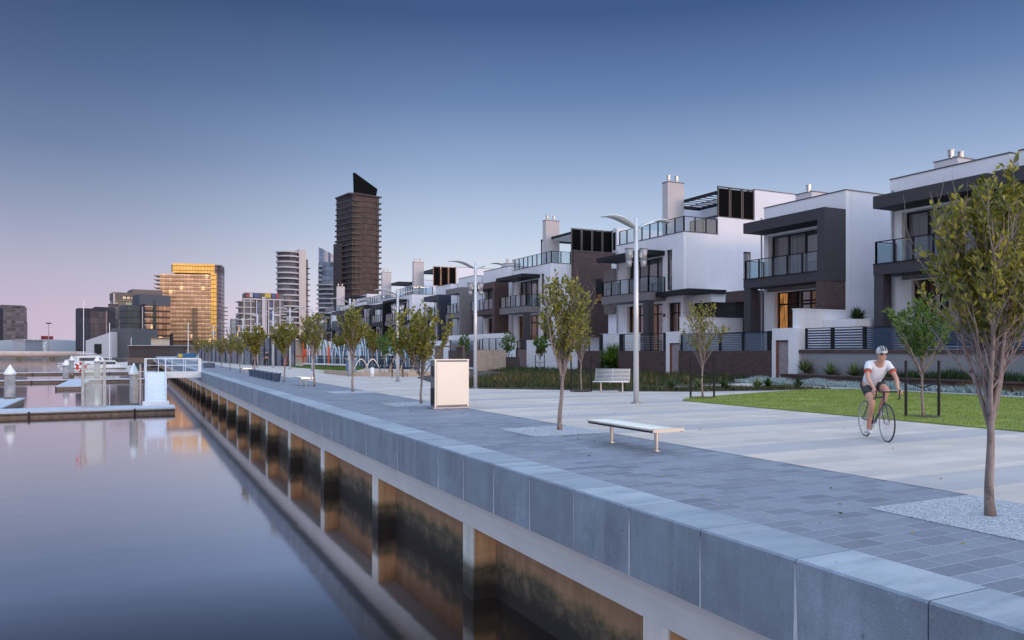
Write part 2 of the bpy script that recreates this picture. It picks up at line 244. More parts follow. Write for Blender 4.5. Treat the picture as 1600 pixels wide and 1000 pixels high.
# ================================================================ mesh building
WL={}
class MB:
    def __init__(s): s.v=[]; s.f=[]; s.r=[]
    def quad(s,a,b,c,d,r=0):
        i=len(s.v); s.v+= [a,b,c,d]; s.f.append((i,i+1,i+2,i+3)); s.r.append(r)
    def box(s,x0,x1,y0,y1,z0,z1):
        if x0>x1:x0,x1=x1,x0
        if y0>y1:y0,y1=y1,y0
        if z0>z1:z0,z1=z1,z0
        i=len(s.v); s.v+=[(x,y,z) for z in(z0,z1) for x,y in((x0,y0),(x1,y0),(x1,y1),(x0,y1))]
        for f in((0,3,2,1),(4,5,6,7),(0,1,5,4),(1,2,6,5),(2,3,7,6),(3,0,4,7)): s.f.append(tuple(i+k for k in f)); s.r.append(0)
        return s
    def obox(s,c,ux,uy,uz):
        c=Vector(c);ux=Vector(ux);uy=Vector(uy);uz=Vector(uz); i=len(s.v)
        for k in(-1,1):
            for a,b in((-1,-1),(1,-1),(1,1),(-1,1)): s.v.append(tuple(c+a*ux+b*uy+k*uz))
        for f in((0,3,2,1),(4,5,6,7),(0,1,5,4),(1,2,6,5),(2,3,7,6),(3,0,4,7)): s.f.append(tuple(i+k for k in f)); s.r.append(0)
        return s
    def bar(s,p,q,w,h):
        p=Vector(p);q=Vector(q);d=q-p;u=d.cross(Vector((0,0,1)))
        if u.length<1e-5:u=Vector((1,0,0))
        u.normalize(); n=u.cross(d).normalized(); return s.obox((p+q)/2,d/2,u*w/2,n*h/2)
    def tube(s,pts,rs,n=8,cap=True):
        pts=[Vector(p) for p in pts]
        if isinstance(rs,(int,float)): rs=[rs]*len(pts)
        i0=len(s.v); u=None
        for k,p in enumerate(pts):
            t=(pts[min(k+1,len(pts)-1)]-pts[max(k-1,0)]).normalized()
            if u is None:
                u=t.cross(Vector((0,0,1)));
                if u.length<.05:u=t.cross(Vector((1,0,0)))
            u=(u-t*u.dot(t)).normalized(); v=t.cross(u)
            for j in range(n):
                a=2*PI*j/n; s.v.append(tuple(p+(u*math.cos(a)+v*math.sin(a))*rs[k]))
        for k in range(len(pts)-1):
            for j in range(n):
                a=i0+k*n+j;b=i0+k*n+(j+1)%n; s.f.append((a,b,b+n,a+n)); s.r.append(0)
        if cap:
            s.f.append(tuple(i0+j for j in range(n))[::-1]); s.r.append(0)
            e=i0+(len(pts)-1)*n; s.f.append(tuple(e+j for j in range(n))); s.r.append(0)
        return s
    def cyl(s,x,y,z0,z1,r0,r1=None,n=16): return s.tube([(x,y,z0),(x,y,z1)],[r0,r0 if r1 is None else r1],n)
    def prism(s,poly,z0,z1):
        i=len(s.v);n=len(poly); s.v+=[(x,y,z0) for x,y in poly]+[(x,y,z1) for x,y in poly]
        s.f.append(tuple(i+k for k in range(n))[::-1]); s.f.append(tuple(i+n+k for k in range(n))); s.r+=[0,0]
        for k in range(n):
            j=(k+1)%n; s.f.append((i+k,i+j,i+n+j,i+n+k)); s.r.append(0)
        return s
    def prismY(s,prof,y0,y1):
        i=len(s.v);n=len(prof); s.v+=[(x,y0,z) for x,z in prof]+[(x,y1,z) for x,z in prof]
        s.f.append(tuple(i+k for k in range(n))); s.f.append(tuple(i+n+k for k in range(n))[::-1]); s.r+=[0,0]
        for k in range(n):
            j=(k+1)%n; s.f.append((i+j,i+k,i+n+k,i+n+j)); s.r.append(0)
        return s
    def prismX(s,prof,x0,x1):
        i=len(s.v);n=len(prof); s.v+=[(x0,y,z) for y,z in prof]+[(x1,y,z) for y,z in prof]
        s.f.append(tuple(i+k for k in range(n))); s.f.append(tuple(i+n+k for k in range(n))[::-1]); s.r+=[0,0]
        for k in range(n):
            j=(k+1)%n; s.f.append((i+j,i+k,i+n+k,i+n+j)); s.r.append(0)
        return s
    def torus(s,c,R_,r,ax,n=28,m=8):
        c=Vector(c);ax=Vector(ax).normalized();u=ax.orthogonal().normalized();v=ax.cross(u);i=len(s.v)
        for k in range(n):
            a=2*PI*k/n;d=u*math.cos(a)+v*math.sin(a)
            for j in range(m):
                b=2*PI*j/m; s.v.append(tuple(c+d*(R_+r*math.cos(b))+ax*r*math.sin(b)))
        for k in range(n):
            for j in range(m):
                a=i+k*m+j;b=i+k*m+(j+1)%m;e=i+((k+1)%n)*m+(j+1)%m;g=i+((k+1)%n)*m+j; s.f.append((a,b,e,g)); s.r.append(0)
        return s
    def ball(s,c,rx,ry,rz,n=14,m=9):
        i=len(s.v)
        for k in range(m+1):
            t=PI*k/m
            for j in range(n):
                a=2*PI*j/n; s.v.append((c[0]+rx*math.sin(t)*math.cos(a),c[1]+ry*math.sin(t)*math.sin(a),c[2]+rz*math.cos(t)))
        for k in range(m):
            for j in range(n):
                a=i+k*n+j;b=i+k*n+(j+1)%n; s.f.append((a,a+n,b+n,b)); s.r.append(0)
        return s
    def wallX(s,x0,x1,y0,y1,z0,z1,holes=()):   # wall facing -x with openings
        ys=sorted({y0,y1}|{h[0] for h in holes}|{h[1] for h in holes}); zs=sorted({z0,z1}|{h[2] for h in holes}|{h[3] for h in holes})
        def sol(i,j):
            if i<0 or j<0 or i>=len(ys)-1 or j>=len(zs)-1: return False
            cy=(ys[i]+ys[i+1])/2;cz=(zs[j]+zs[j+1])/2
            return not any(h[0]<cy<h[1] and h[2]<cz<h[3] for h in holes)
        for i in range(len(ys)-1):
            for j in range(len(zs)-1):
                if not sol(i,j): continue
                a,b,c,d=ys[i],ys[i+1],zs[j],zs[j+1]
                s.quad((x0,a,c),(x0,a,d),(x0,b,d),(x0,b,c)); s.quad((x1,a,c),(x1,b,c),(x1,b,d),(x1,a,d))
                if not sol(i-1,j): s.quad((x0,a,c),(x1,a,c),(x1,a,d),(x0,a,d))
                if not sol(i+1,j): s.quad((x0,b,c),(x0,b,d),(x1,b,d),(x1,b,c))
                if not sol(i,j-1): s.quad((x0,a,c),(x0,b,c),(x1,b,c),(x1,a,c))
                if not sol(i,j+1): s.quad((x0,a,d),(x1,a,d),(x1,b,d),(x0,b,d))
        return s
    def build(s,name,mat,parent=None,smooth=False,loc=None,rnd=False,bevel=0):
        me=bpy.data.meshes.new(name); off=Vector(loc) if loc is not None else (WL.get(parent.name,Vector()) if parent else Vector())
        me.from_pydata([(a[0]-off.x,a[1]-off.y,a[2]-off.z) for a in s.v],[],s.f)
        if rnd:
            at=me.attributes.new('rnd','FLOAT','FACE'); at.data.foreach_set('value',s.r)
        me.materials.append(mat)
        if smooth: me.polygons.foreach_set('use_smooth',[True]*len(me.polygons))
        me.update(); o=bpy.data.objects.new(name,me); col.objects.link(o)
        if parent: o.parent=parent; WL[o.name]=WL.get(parent.name,Vector())
        elif loc is not None: o.location=loc; WL[o.name]=Vector(loc)
        if bevel:
            b=o.modifiers.new('bevel','BEVEL'); b.width=bevel; b.segments=2; b.limit_method='ANGLE'
        return o
def tag(o,label=None,cat=None,group=None,kind=None):
    if label:o['label']=label
    if cat:o['category']=cat
    if group:o['group']=group
    if kind:o['kind']=kind
    return o
def thing(name,label,cat,loc=(0,0,0),group=None,rz=0,local=False):
    o=bpy.data.objects.new(name,None); o.empty_display_size=.2; col.objects.link(o); o.location=loc; o.rotation_euler=(0,0,rz)
    WL[o.name]=Vector() if local else Vector(loc); tag(o,label,cat,group); return o
def copy_tree(o,parent=None):
    c=o.copy(); col.objects.link(c)
    if parent: c.parent=parent
    for ch in o.children: copy_tree(ch,c)
    return c
def struct(name,mb,mat,smooth=False): return tag(mb.build(name,mat,smooth=smooth),kind='structure')
def B(*a): return MB().box(*a)
# ================================================================ the setting
rnd=random.Random(7)
WLV=-2.55; DK=-2.14
def sheet(name,poly,z,mat):
    m=MB(); m.v=[(x,y,z) for x,y in poly]; m.f=[tuple(range(len(poly)))]; m.r=[0]; return struct(name,m,mat)
sheet('water',[(-3000,-60),(5.6,-60),(5.6,400),(60,470),(400,800),(-400,3000),(-3000,3000)],WLV,WATER)
sheet('river_bed',[(-4000,-4000),(4000,-4000),(4000,4000),(-4000,4000)],-4.2,LANDM)
# quay ground: one sheet from the coping back past the houses
sheet('ground',[(5.55,-60),(3500,-60),(3500,3500),(500,3500),(60,470),(5.55,400)],-.012,ASPH)
sheet('promenade_paving',[(5.5,-20),(8.87,-20),(8.87,200),(5.5,200)],-.008,PAVERS)
sheet('plaza_paving',[(8.87,-20),(30,-20),(30,200),(8.87,200)],-.004,LPAVE)
# far bank
def cp(px,D,z=0):   # point on the line of sight at a depth: used once to set out the far bank
    X=(px-800)*D/1200; return (X*math.cos(YAW)+D*math.sin(YAW),-X*math.sin(YAW)+D*math.cos(YAW))
b=[cp(-900,420),cp(60,420),cp(150,430),cp(215,380),cp(300,330),cp(330,330)]
c_=[cp(330,2600),cp(-900,2600)]
m=MB(); m.prism(b+c_,-3.5,-1.2); struct('far_bank',m,LANDM)
# ---------------------------------------------------------------- quay wall (one thing: coping, beam, piles, wall)
qw=thing('quay_wall','long bluestone quay wall with a white beam on tan piles along the water','quay wall',(5.2,20,-2.5))
MB().box(5.6,6.4,-10,400,-4,-.8).build('retaining_wall',WALLC,qw)
MB().prismY([(5.10,-.76),(5.10,-1.02),(5.16,-1.30),(5.62,-1.30),(5.62,-.76)],-10,400).build('beam',BEAM,qw)
yj=-2.42; k=0
far=MB()
while yj<215:
    L=1.17; y0,y1=yj+.006,yj+L-.006
    prof=[(4.84,-.745),(4.84,-.018),(4.858,0.0),(5.5,0.0),(5.5,-.745)]
    if k<98:
        o=MB().prismY(prof,y0,y1).build('coping_stone',STONE,qw)
        if rnd.random()<.7:
            wd=.008+rnd.random()*.03; jm=MB(); zt_=-.02-rnd.random()*.06; wt=wd*rnd.random()*.5+.003; jm.quad((4.837,yj-wt,zt_),(4.837,yj+wt*.6,zt_),(4.837,yj+wd*.5,-.742),(4.837,yj-wd,-.742)); jm.build('joint_stain',JOINT,o)
    else: far.prismY(prof,y0,y1)
    yj+=L; k+=1
tag(far.build('coping_stone',STONE,qw),kind='stuff')
ys=[6.7,12.0,17.7,23.4,29.0,34.4,39.7]
while ys[-1]<200: ys.append(ys[-1]+5.2)
for y in ys:
    p=MB().box(5.2,5.62,y,y+.43,-4,-1.3).build('pile',PILEC,qw)
    MB().box(5.17,5.2,y-.012,y+.44,-3.9,-1.303).build('pile_face',PILEW,p)
# ---------------------------------------------------------------- gravel round the promenade trees
TREEY=[4.93,14.41,23.6,31.5,36.9,43.0,54.6,65.0,72,80.4]
for i,y in enumerate([4.9,14.3,23.4,31.3]):
    tag(MB().box(7.13,8.86,y-.85,y+.85,-.006,.001).build('gravel_patch',GRAVEL),kind='structure')
# ---------------------------------------------------------------- lawn, path, planting beds
LAWNP=[(16.7,-5),(28,-5),(28.3,12),(28.6,20),(28.2,23.6),(26.6,24.3),(22.5,23.3),(19.5,22.3),(17.2,21.4),(16.7,20.8)]
m=MB(); m.prism(LAWNP,-.003,.025); struct('lawn',m,LAWN)
PATHP=[(28.2,-5),(30.0,-5),(30.0,22),(29.6,25.3),(27.5,27.0),(22,28.6),(21.6,27.4),(26.2,25.6),(28.6,23.9)]
m=MB(); m.prism(PATHP,-.003,.008); struct('garden_path',m,ASPH)
BED1=[(12.9,32.9),(13.85,31.6),(17.8,27.8),(18.6,27.5),(21.2,28.8),(31.4,31.6),(31.4,60),(27,66),(16,46)]
BED2=[(18.2,26.9),(21,25.2),(24.4,24.6),(28.0,24.5),(26,25.4),(21.4,27.1),(19,27.3)]
BED3=[(30.05,10),(31.4,10),(31.4,32),(29.7,31.2),(29.8,26)]
for P_ in (BED1,BED2,BED3):
    m=MB(); m.prism(P_,-.003,.03); struct('planting_bed',m,MULCH)
m=MB(); m.prism([(12.8,52),(17.5,47.6),(20,50),(21,60),(16.2,74),(12.8,60)],-.003,.01); struct('sand_area',m,SAND)
# ================================================================ marina
def pontoon(x0,x1,y0,y1,label,h=.62,group='floating pontoons'):
    t=thing('pontoon',label,'pontoon',((x0+x1)/2,y0,WLV),group=group)
    MB().box(x0,x1,y0,y1,DK-.10,DK).build('deck',DECK,t)
    MB().box(x0+.04,x1-.04,y0+.05,y1-.05,WLV-.35,DK-.10).build('float',TIMB,t)
    fr=MB()
    for k in range(int((x1-x0)/6)+1): fr.box(x0+k*6,x0+k*6+.12,y0-.015,y0+.05,WLV-.3,DK-.02)
    if x1-x0>y1-y0: fr.box(x0,x1,y0+.0,y0+.045,DK-.24,DK-.19)
    fr.build('fender',DARK,t); return t
pontoon(-24,2.55,57.0,60.4,'long pale-decked pontoon across the foreground water, carrying the glass screen and the ramp foot')
pontoon(-11.0,-8.0,60.4,74,'short finger pontoon at the left edge beside the nearest white-capped pile')
pontoon(-30,4.3,117.5,120,'thin second pontoon beyond the ramp, reaching towards the quay')
pontoon(-7.6,-5.2,96,117.5,'finger pontoon jutting out of the second pontoon towards the camera',)
pontoon(-40,3.5,158,160.5,'farthest pontoon with the motor boats moored behind it')
def pile(x,y,top,r,label):
    t=thing('mooring_pile',label,'mooring pile',(x,y,WLV),group='white-capped mooring piles')
    MB().cyl(x,y,-4,top,r,n=20).build('shaft',plain_conc,t,True)
    MB().cyl(x,y,-2.6,WLV+.55,r+.004,n=20).build('weed_band',TIMB,t,True)
    MB().tube([(x,y,top),(x,y,top+.12),(x,y,top+.8)],[r+.06,r+.06,.03],20).build('cap',WPAINT,t,False)
plain_conc=plain('grey_pile_concrete',(.27,.26,.27),.75,0,.3,2.5,.2,30)
pile(0.0,60.75,.02,.27,'grey pile with white cone cap beside the foot of the white ramp')
pile(-8.9,73.0,-.2,.38,'stout pile with white cone cap behind the finger pontoon at the left edge')
pile(-8.3,118.6+2,-.3,.36,'white-capped pile at the end of the second pontoon finger')
pile(-4.6,97.0+25,.2,.36,'white-capped pile left of the glass screen, behind the red life ring')
pile(-13.5,100,.3,.34,'small white-capped pile peeping over the stout one at the left')
pile(-9.2,146,.1,.36,'distant white-capped pile in front of the motor boats')
# glass wind screen standing on the pontoon
gs=thing('glass_screen','tall frosted glass screen between two pale posts on the pontoon','glass screen',(-2.3,58.8,DK))
for x in (-3.05,-1.78): MB().box(x-.09,x+.09,58.7,58.88,DK,1.0).build('post',plain('screen_post_paint',(.36,.35,.35),.5),gs)
g=MB().box(-2.92,-1.91,58.79,58.81,DK+.15,.72).build('glass_pane',FROST,gs)
MB().box(-2.92,-1.91,58.77,58.83,.74,.79).build('top_rail',STEEL,gs); MB().box(-2.92,-1.91,58.77,58.83,DK+.06,DK+.12).build('bottom_rail',STEEL,gs)
gs2=thing('glass_screen','second glass screen on thin posts nearer the white ramp','glass screen',(.2,59.8,DK))
for x in (.42,): MB().box(x-.05,x+.05,59.9,60.0,DK,.75).build('post',STEEL,gs2)
MB().box(-.05,.36,59.94,59.96,DK+.1,.7).build('glass_pane',CLEAR,gs2)
def ring(x,y,z,s,label):
    t=thing('life_ring',label,'life ring',(x,y,z),group='red life rings')
    MB().torus((x,y,z),.33*s,.11*s,(.35,-.93,0)).build('ring',REDP,t,True)
    m=MB()
    for k in range(4):
        a=PI/4+k*PI/2; c=Vector((x,y,z))+Vector((.93,.35,0))*math.cos(a)*.33*s+Vector((0,0,1))*math.sin(a)*.33*s; m.ball(c,.13*s,.13*s,.13*s,8,6)
    m.build('band',WPAINT,t,True)
    MB().cyl(x+.1,y+.15,DK,z+.4,.05).build('stand',STEEL,t)
ring(-3.15,59.2,.6,.8,'red life ring on top of the glass screen post')
ring(-9.05,64.3,-1.2,1.0,'red life ring cut off by the left edge of the picture')
# gangway and landing
gw=thing('gangway','white metal ramp with handrails sloping up from the pontoon','gangway',(1.35,60,DK))
m=MB(); A=Vector((1.4,59.9,DK+.12)); E_=Vector((1.55,66.3,-.03)); wv=Vector((.68,0,0))
m.bar(A,E_,1.36,.08); 
m.build('deck',plain('gangway_deck',(.74,.76,.82),.5,0,.05),gw)
tr=MB()
for k in range(17):
    p=A.lerp(E_,k/17+.03); tr.box(p.x-.66,p.x+.66,p.y-.02,p.y+.02,p.z+.03,p.z+.07)
tr.build('tread',plain('gangway_tread',(.55,.58,.66),.5),gw)
MB().box(.55,2.25,59.3,59.9,DK,DK+.28).build('foot_plate',WPAINT,gw)
for sgn in (-1,1):
    r=MB(); a=A+wv*sgn; e=E_+wv*sgn
    r.bar(a+Vector((0,0,.05)),e+Vector((0,0,.05)),.07,.22)
    for k in range(7):
        p=a.lerp(e,k/6); r.tube([p,p+Vector((0,0,1.08))],.028,8)
    r.tube([a+Vector((0,-.1,1.08)),e+Vector((0,0,1.08))],.035,8); r.tube([a+Vector((0,0,.6)),e+Vector((0,0,.6))],.02,8)
    r.build('handrail',WPAINT,gw)
ld=thing('landing','white metal landing with railings joining the ramp to the quay','landing',(3,66.3,-.3))
MB().box(.75,4.86,66.3,68.6,-.12,-.02).build('deck',DECK,ld)
MB().box(.72,4.86,66.22,66.3,-.45,.0).build('edge_beam',WPAINT,ld); MB().box(.72,4.86,68.6,68.68,-.45,.0).build('edge_beam',WPAINT,ld)
def rail(m,p,q,n,h=1.05,r=.028):
    p=Vector(p);q=Vector(q)
    for k in range(n+1):
        a=p.lerp(q,k/n); m.tube([a,a+Vector((0,0,h))],r,8)
    m.tube([p+Vector((0,0,h)),q+Vector((0,0,h))],r*1.2,8); m.tube([p+Vector((0,0,h*.5)),q+Vector((0,0,h*.5))],r*.6,8)
m=MB(); rail(m,(2.25,66.26,0),(4.84,66.26,0),2); rail(m,(.78,68.64,0),(4.84,68.64,0),4); rail(m,(.78,66.3,0),(.78,68.6,0),1)
m.build('railing',WPAINT,ld); MB().box(4.62,4.84,66.18,66.32,-.02,1.08).build('end_post',WPAINT,ld)
MB().cyl(1,67.5,-4,-.3,.22).build('support_pile',plain_conc,ld)
# boats -------------------------------------------------
def boat(name,label,x,y,L,W_,rz,cabin,mast=0):
    t=thing(name,label,'boat',(x,y,WLV),group='boats moored in the marina',rz=rz,local=True)
    m=MB(); n=9; secs=[]
    for k in range(n):
        u=k/(n-1); xx=-L/2+L*u; hw=W_/2*(1-max(0,(u-.45)/.55)**2.2)*(.9+.1*min(1,u*4)); fb=L*.085*(1+.5*u*u)
        secs.append([(xx,-hw,fb),(xx,-hw*.86,.0),(xx,0,-.25),(xx,hw*.86,0),(xx,hw,fb)])
    i=0
    for s_ in secs: m.v+=s_
    for k in range(n-1):
        for j in range(4): m.f.append((k*5+j,k*5+j+1,k*5+j+6,k*5+j+5)); m.r.append(0)
        m.f.append((k*5+4,k*5,k*5+5,k*5+9)); m.r.append(0)
    m.f.append((0,4,3,2,1)); m.r.append(0); h=m.build('hull',WPAINT,t)
    fb=L*.085
    s=MB(); s.box(-L/2,L*.3,-W_/2-.01,W_/2+.01,fb*.62,fb*.8); s.build('stripe',DARK,h)
    c=MB(); c.prismY([(-L*.3,fb),(-L*.3,fb+cabin),(L*.05,fb+cabin),(L*.2,fb+.3),(L*.22,fb)],-W_*.36,W_*.36); cb=c.build('cabin',WPAINT,t)
    g=MB(); g.box(-L*.27,L*.07,-W_*.365,W_*.365,fb+cabin*.45,fb+cabin*.8); g.build('window',PANE,cb)
    if cabin>1.2:
        f=MB(); f.box(-L*.25,0,-W_*.3,W_*.3,fb+cabin+.5,fb+cabin+.58)
        for sx in(-L*.24,-.1):
            for sy in(-W_*.28,W_*.28): f.tube([(sx,sy,fb+cabin),(sx,sy,fb+cabin+.55)],.03,6)
        f.build('canopy',WPAINT,t)
    r=MB()
    for k in range(6):
        for sg in(-1,1):
            u=.5+k*.09; hw=W_/2*(1-max(0,(u-.45)/.55)**2.2)*.97; r.tube([(-L/2+L*u,sg*hw,fb),(-L/2+L*u,sg*hw,fb*1.3+.55)],.02,5)
    r.build('rail',STEEL,t)
    if mast: MB().tube([(L*.05,0,fb),(L*.05,0,mast)],.09,8).build('mast',WPAINT,t)
    return t
boat('motor_yacht','largest white motor yacht with dark striped hull in the middle of the moored group',*cp(148,172),13,4,R(18),2.0)
boat('motor_boat','white cabin cruiser moored to the right of the largest yacht',*cp(172,160),9,3.1,R(25),1.5)
boat('motor_boat','low white boat at the left end of the moored group',*cp(134,165),8,2.8,R(10),1.0)
boat('sailing_boat','white sailing boat with a tall mast behind the motor boats',*cp(168,200),10,3.2,R(20),.9,11.5)
boat('sailing_boat','sailing boat whose mast rises in front of the navy office block',*cp(127,210),11,3.2,R(0),.9,18)
boat('sailing_boat','small sailing boat moored right of the dark wharf shed',*cp(292,210),9,3,R(40),.8,12)
# far structures ---------------------------------------
fb_=thing('pipe_bridge','long pale tubular bridge low across the far water','bridge',(*cp(60,365),WLV))
a=cp(-330,350);b2=cp(158,378)
MB().tube([(*a,.25),(*b2,.1)],[1.7,1.25],18).build('deck_tube',plain('pale_pink_concrete',(.45,.36,.32),.7,0,.1,.3),fb_,True)
m=MB()
for k in range(9):
    u=(k+.5)/9; x=a[0]+(b2[0]-a[0])*u; y=a[1]+(b2[1]-a[1])*u; m.cyl(x,y,-4,-.9,.9,n=10); m.box(x-3.2,x+3.2,y-1,y+1,-1.5,-.9)
    m.build('pier',TIMB,fb_) if k==8 else None
sh=thing('wharf_shed','long dark brown shed with a thin pale roof on the far wharf','shed',(*cp(234,225),-1.9))
def obx(px0,px1,D,dd,z0,z1,skew=0):
    """oriented box whose front edge runs between two bearings"""
    p=Vector((*cp(px0,D),0)); q=Vector((*cp(px1,D+skew),0)); u=(q-p); n=Vector((-u.y,u.x,0)).normalized()*dd
    return p,q,n,z0,z1
def ob(m,t):
    p,q,n,z0,z1=t; m.obox((p+q+n)/2+Vector((0,0,(z0+z1)/2)),(q-p)/2,n/2,(0,0,(z1-z0)/2)); return m
ob(MB(),obx(202,266,225,14,-.35,3.1)).build('wall',plain('dark_brown_sheet',(.05,.038,.042),.6),sh)
ob(MB(),obx(199,268,224,16,3.1,3.35)).build('roof',STEEL,sh)
m=MB(); ob(m,obx(198,272,223,18,-1.9,-.35)); m.build('wharf_deck',TIMB,sh)
p=cp(205,224); MB().cyl(p[0],p[1],3.3,5.6,.07).build('roof_pole',WPAINT,sh)
p=cp(268,224); MB().cyl(p[0],p[1],3.3,6.6,.5).build('flue',DARK,sh)
s2=thing('wharf_shed','small brown shed just right of the long dark one','shed',(*cp(275,240),-1.9)); ob(MB(),obx(267,290,235,9,-.3,2.2)).build('wall',TIMB,s2); ob(MB(),obx(266,291,234.5,10,2.2,2.4)).build('roof',plain('brown_roof',(.1,.07,.07)),s2)
ob(m2:=MB(),obx(266,325,230,12,-2.6,-.3)); tag(m2.build('wharf',TIMB),'low timber wharf at the foot of the golden tower','wharf')
st=thing('stadium','pale arched stadium roof with white masts on the far bank','stadium',(*cp(60,520),-1))
m=MB(); p=Vector((*cp(-60,520),0)); q=Vector((*cp(168,520),0)); u=(q-p); n=Vector((-u.y,u.x,0)).normalized()
for k in range(16):
    a0=k/16;a1=(k+1)/16; h0=3.5+6*math.sin(PI*a0)**.5;h1=3.5+6*math.sin(PI*a1)**.5
    P0=p+u*a0;P1=p+u*a1; m.quad((*P0.xy,-1),(*P1.xy,-1),(*P1.xy,h1),(*P0.xy,h0)); Q0=P0+n*60;Q1=P1+n*60; m.quad((*P0.xy,h0),(*P1.xy,h1),(*Q1.xy,h1),(*Q0.xy,h0)); m.quad((*Q0.xy,-1),(*Q0.xy,h0),(*Q1.xy,h1),(*Q1.xy,-1))
m.build('roof',plain('pale_blue_roof',(.33,.38,.45),.5),st)
m=MB()
for pa,pb in ((52,65),(58,62),(66,72),(71,69),(38,54)):
    A_=cp(pa,505);B_=cp(pb,505); m.tube([(*A_,9 if pa<60 else 7.5),(*B_,-1)],.45,6)
m.build('mast',WPAINT,st)
def farblock(name,label,cat,px0,px1,D,dd,z1,mat,z0=-1.3,win=None,skew=0,roof=None):
    t=thing(name,label,cat,(*cp((px0+px1)/2,D),z0)); ob(MB(),obx(px0,px1,D,dd,z0,z1,skew)).build('wall',mat,t)
    if roof: ob(MB(),obx(px0-.6,px1+.6,D-.5,dd+1,z1,z1+.5,skew)).build('roof',roof,t)
    return t
farblock('storage_box','plain silver-blue cube of a building on the far bank at the left','building',20,39.5,480,18,8.0,plain('silver_sheet',(.30,.34,.42),.4,.3),roof=STEEL)
farblock('low_warehouse','long low green-tinted warehouse behind the pale tubular bridge','warehouse',-40,175,560,20,4.5,plain('green_grey_sheet',(.05,.10,.09),.6),roof=TIMB)
farblock('red_hut','small red block on the distant skyline left of the light mast','building',64,72,640,10,14,plain('brick_red',(.25,.03,.04),.7))
farblock('red_roofed_house','distant low house with a brick-red roof right of the light mast','house',91,111,650,10,9,plain('brick_red2',(.30,.10,.07),.7))
farblock('white_warehouse','distant white sheds beside the small red block','warehouse',42,66,660,14,10,WHITE)
lm=thing('light_mast','tall thin floodlight mast standing alone against the pink sky','light mast',(*cp(76,500),-1)); p=cp(76,500)
MB().cyl(p[0],p[1],-1,19.3,.3,.2,8).build('pole',STEEL,lm); MB().box(p[0]-1.5,p[0]+1.5,p[1]-.6,p[1]+.6,19.2,19.9).build('lamp_head',DARK,lm)
fs=thing('ferry_shed','grey building with slanting white frame on the far wharf','building',(*cp(155,330),-1.2))
P0=Vector((*cp(134,330),0)); U=Vector((*cp(174,330),0))-P0; n=Vector((-U.y,U.x,0)).normalized()*25
m=MB(); pr=[(0,-1.2),(0,6),(1,9.8),(1,-1.2)]; i=len(m.v)
for off in (Vector(),n):
    m.v+=[tuple(P0+U*a+off+Vector((0,0,z))) for a,z in pr]
m.f=[(0,1,2,3),(7,6,5,4),(0,4,5,1),(1,5,6,2),(2,6,7,3)]; m.r=[0]*5; m.build('wall',plain('pale_grey_sheet',(.38,.40,.46),.6),fs)
q=P0+U*.35-n*.004; q2=P0+U*.62-n*.004; mm=MB(); mm.obox(tuple((q+q2)/2+Vector((0,0,2.4))),tuple((q2-q)/2),tuple(n*.01),(0,0,2.2)); mm.build('opening',DARK,fs)
farblock('grey_terminal','dark grey glazed building right of the slanting pale one','building',174,205,335,25,11.5,plain('slate_sheet',(.06,.07,.085),.5))
farblock('green_glass_block','low green glass block at the foot of the beige office tower','building',195,222,420,16,13.5,glass_dark('green_glass',(.01,.07,.05),.08,.8))
farblock('small_house','little cream pavilion behind the dark shed roof','building',236,252,300,8,6.3,plain('cream_wall',(.45,.38,.30)),roof=TIMB)
# ================================================================ towers on the skyline
def facade(name,c,lightc,fh=3.4,bw=3.0,lit=0,metal=0,rough=.15,frame=(.2,.2,.2),fr=.25,coat=.0):
    """glazed curtain wall: floors in z, bays in the wall direction, each pane slightly different"""
    s=NT(name); tcn=s.n('ShaderNodeTexCoord'); sp=s.n('ShaderNodeSeparateXYZ'); s.l(tcn.outputs['Object'],sp.inputs[0])
    u=s.math('ADD',sp.outputs[0],sp.outputs[1]); cb=s.n('ShaderNodeCombineXYZ'); s.l(s.math('FLOOR',s.math('DIVIDE',u,bw)),cb.inputs[0]); s.l(s.math('FLOOR',s.math('DIVIDE',sp.outputs[2],fh)),cb.inputs[1])
    wn=s.n('ShaderNodeTexWhiteNoise'); s.l(cb.outputs[0],wn.inputs[0])
    a=s.mix(s.rng(wn.outputs[0],0,1,0,1),c,lightc)
    fu=s.math('FRACT',s.math('DIVIDE',u,bw)); fz=s.math('FRACT',s.math('DIVIDE',sp.outputs[2],fh))
    e=s.math('MAXIMUM',s.math('LESS_THAN',fu,fr*.35),s.math('LESS_THAN',fz,fr)); a=s.mix(e,a,frame)
    s.base(a); s.set(s.rng(e,0,1,max(rough,.38),.65),metal,.35); s.b.inputs['Coat Weight'].default_value=coat; s.b.inputs['Coat Roughness'].default_value=.1; s.b.inputs['Coat IOR'].default_value=1.8
    if lit:
        w2=s.n('ShaderNodeTexWhiteNoise',noise_dimensions='3D'); cc=s.n('ShaderNodeVectorMath',operation='ADD'); cc.inputs[1].default_value=(7.3,2.1,5); s.l(cb.outputs[0],cc.inputs[0]); s.l(cc.outputs[0],w2.inputs[0])
        k=s.math('MULTIPLY',s.math('GREATER_THAN',w2.outputs[0],1-lit),s.math('SUBTRACT',1,e)); s.b.inputs['Emission Color'].default_value=(1,.62,.3,1); s.l(s.math('MULTIPLY',k,1.1),s.b.inputs['Emission Strength'])
    return s.m
F_BLACK=facade('bronze_curtain_wall',(.036,.022,.022),(.070,.040,.034),3.2,1.6,0,0,.2,(.02,.014,.014),.16); F_BLACK2=facade('black_balcony_glass',(.012,.010,.012),(.04,.033,.036),3.2,4,0,0,.25,(.07,.055,.055),.3)
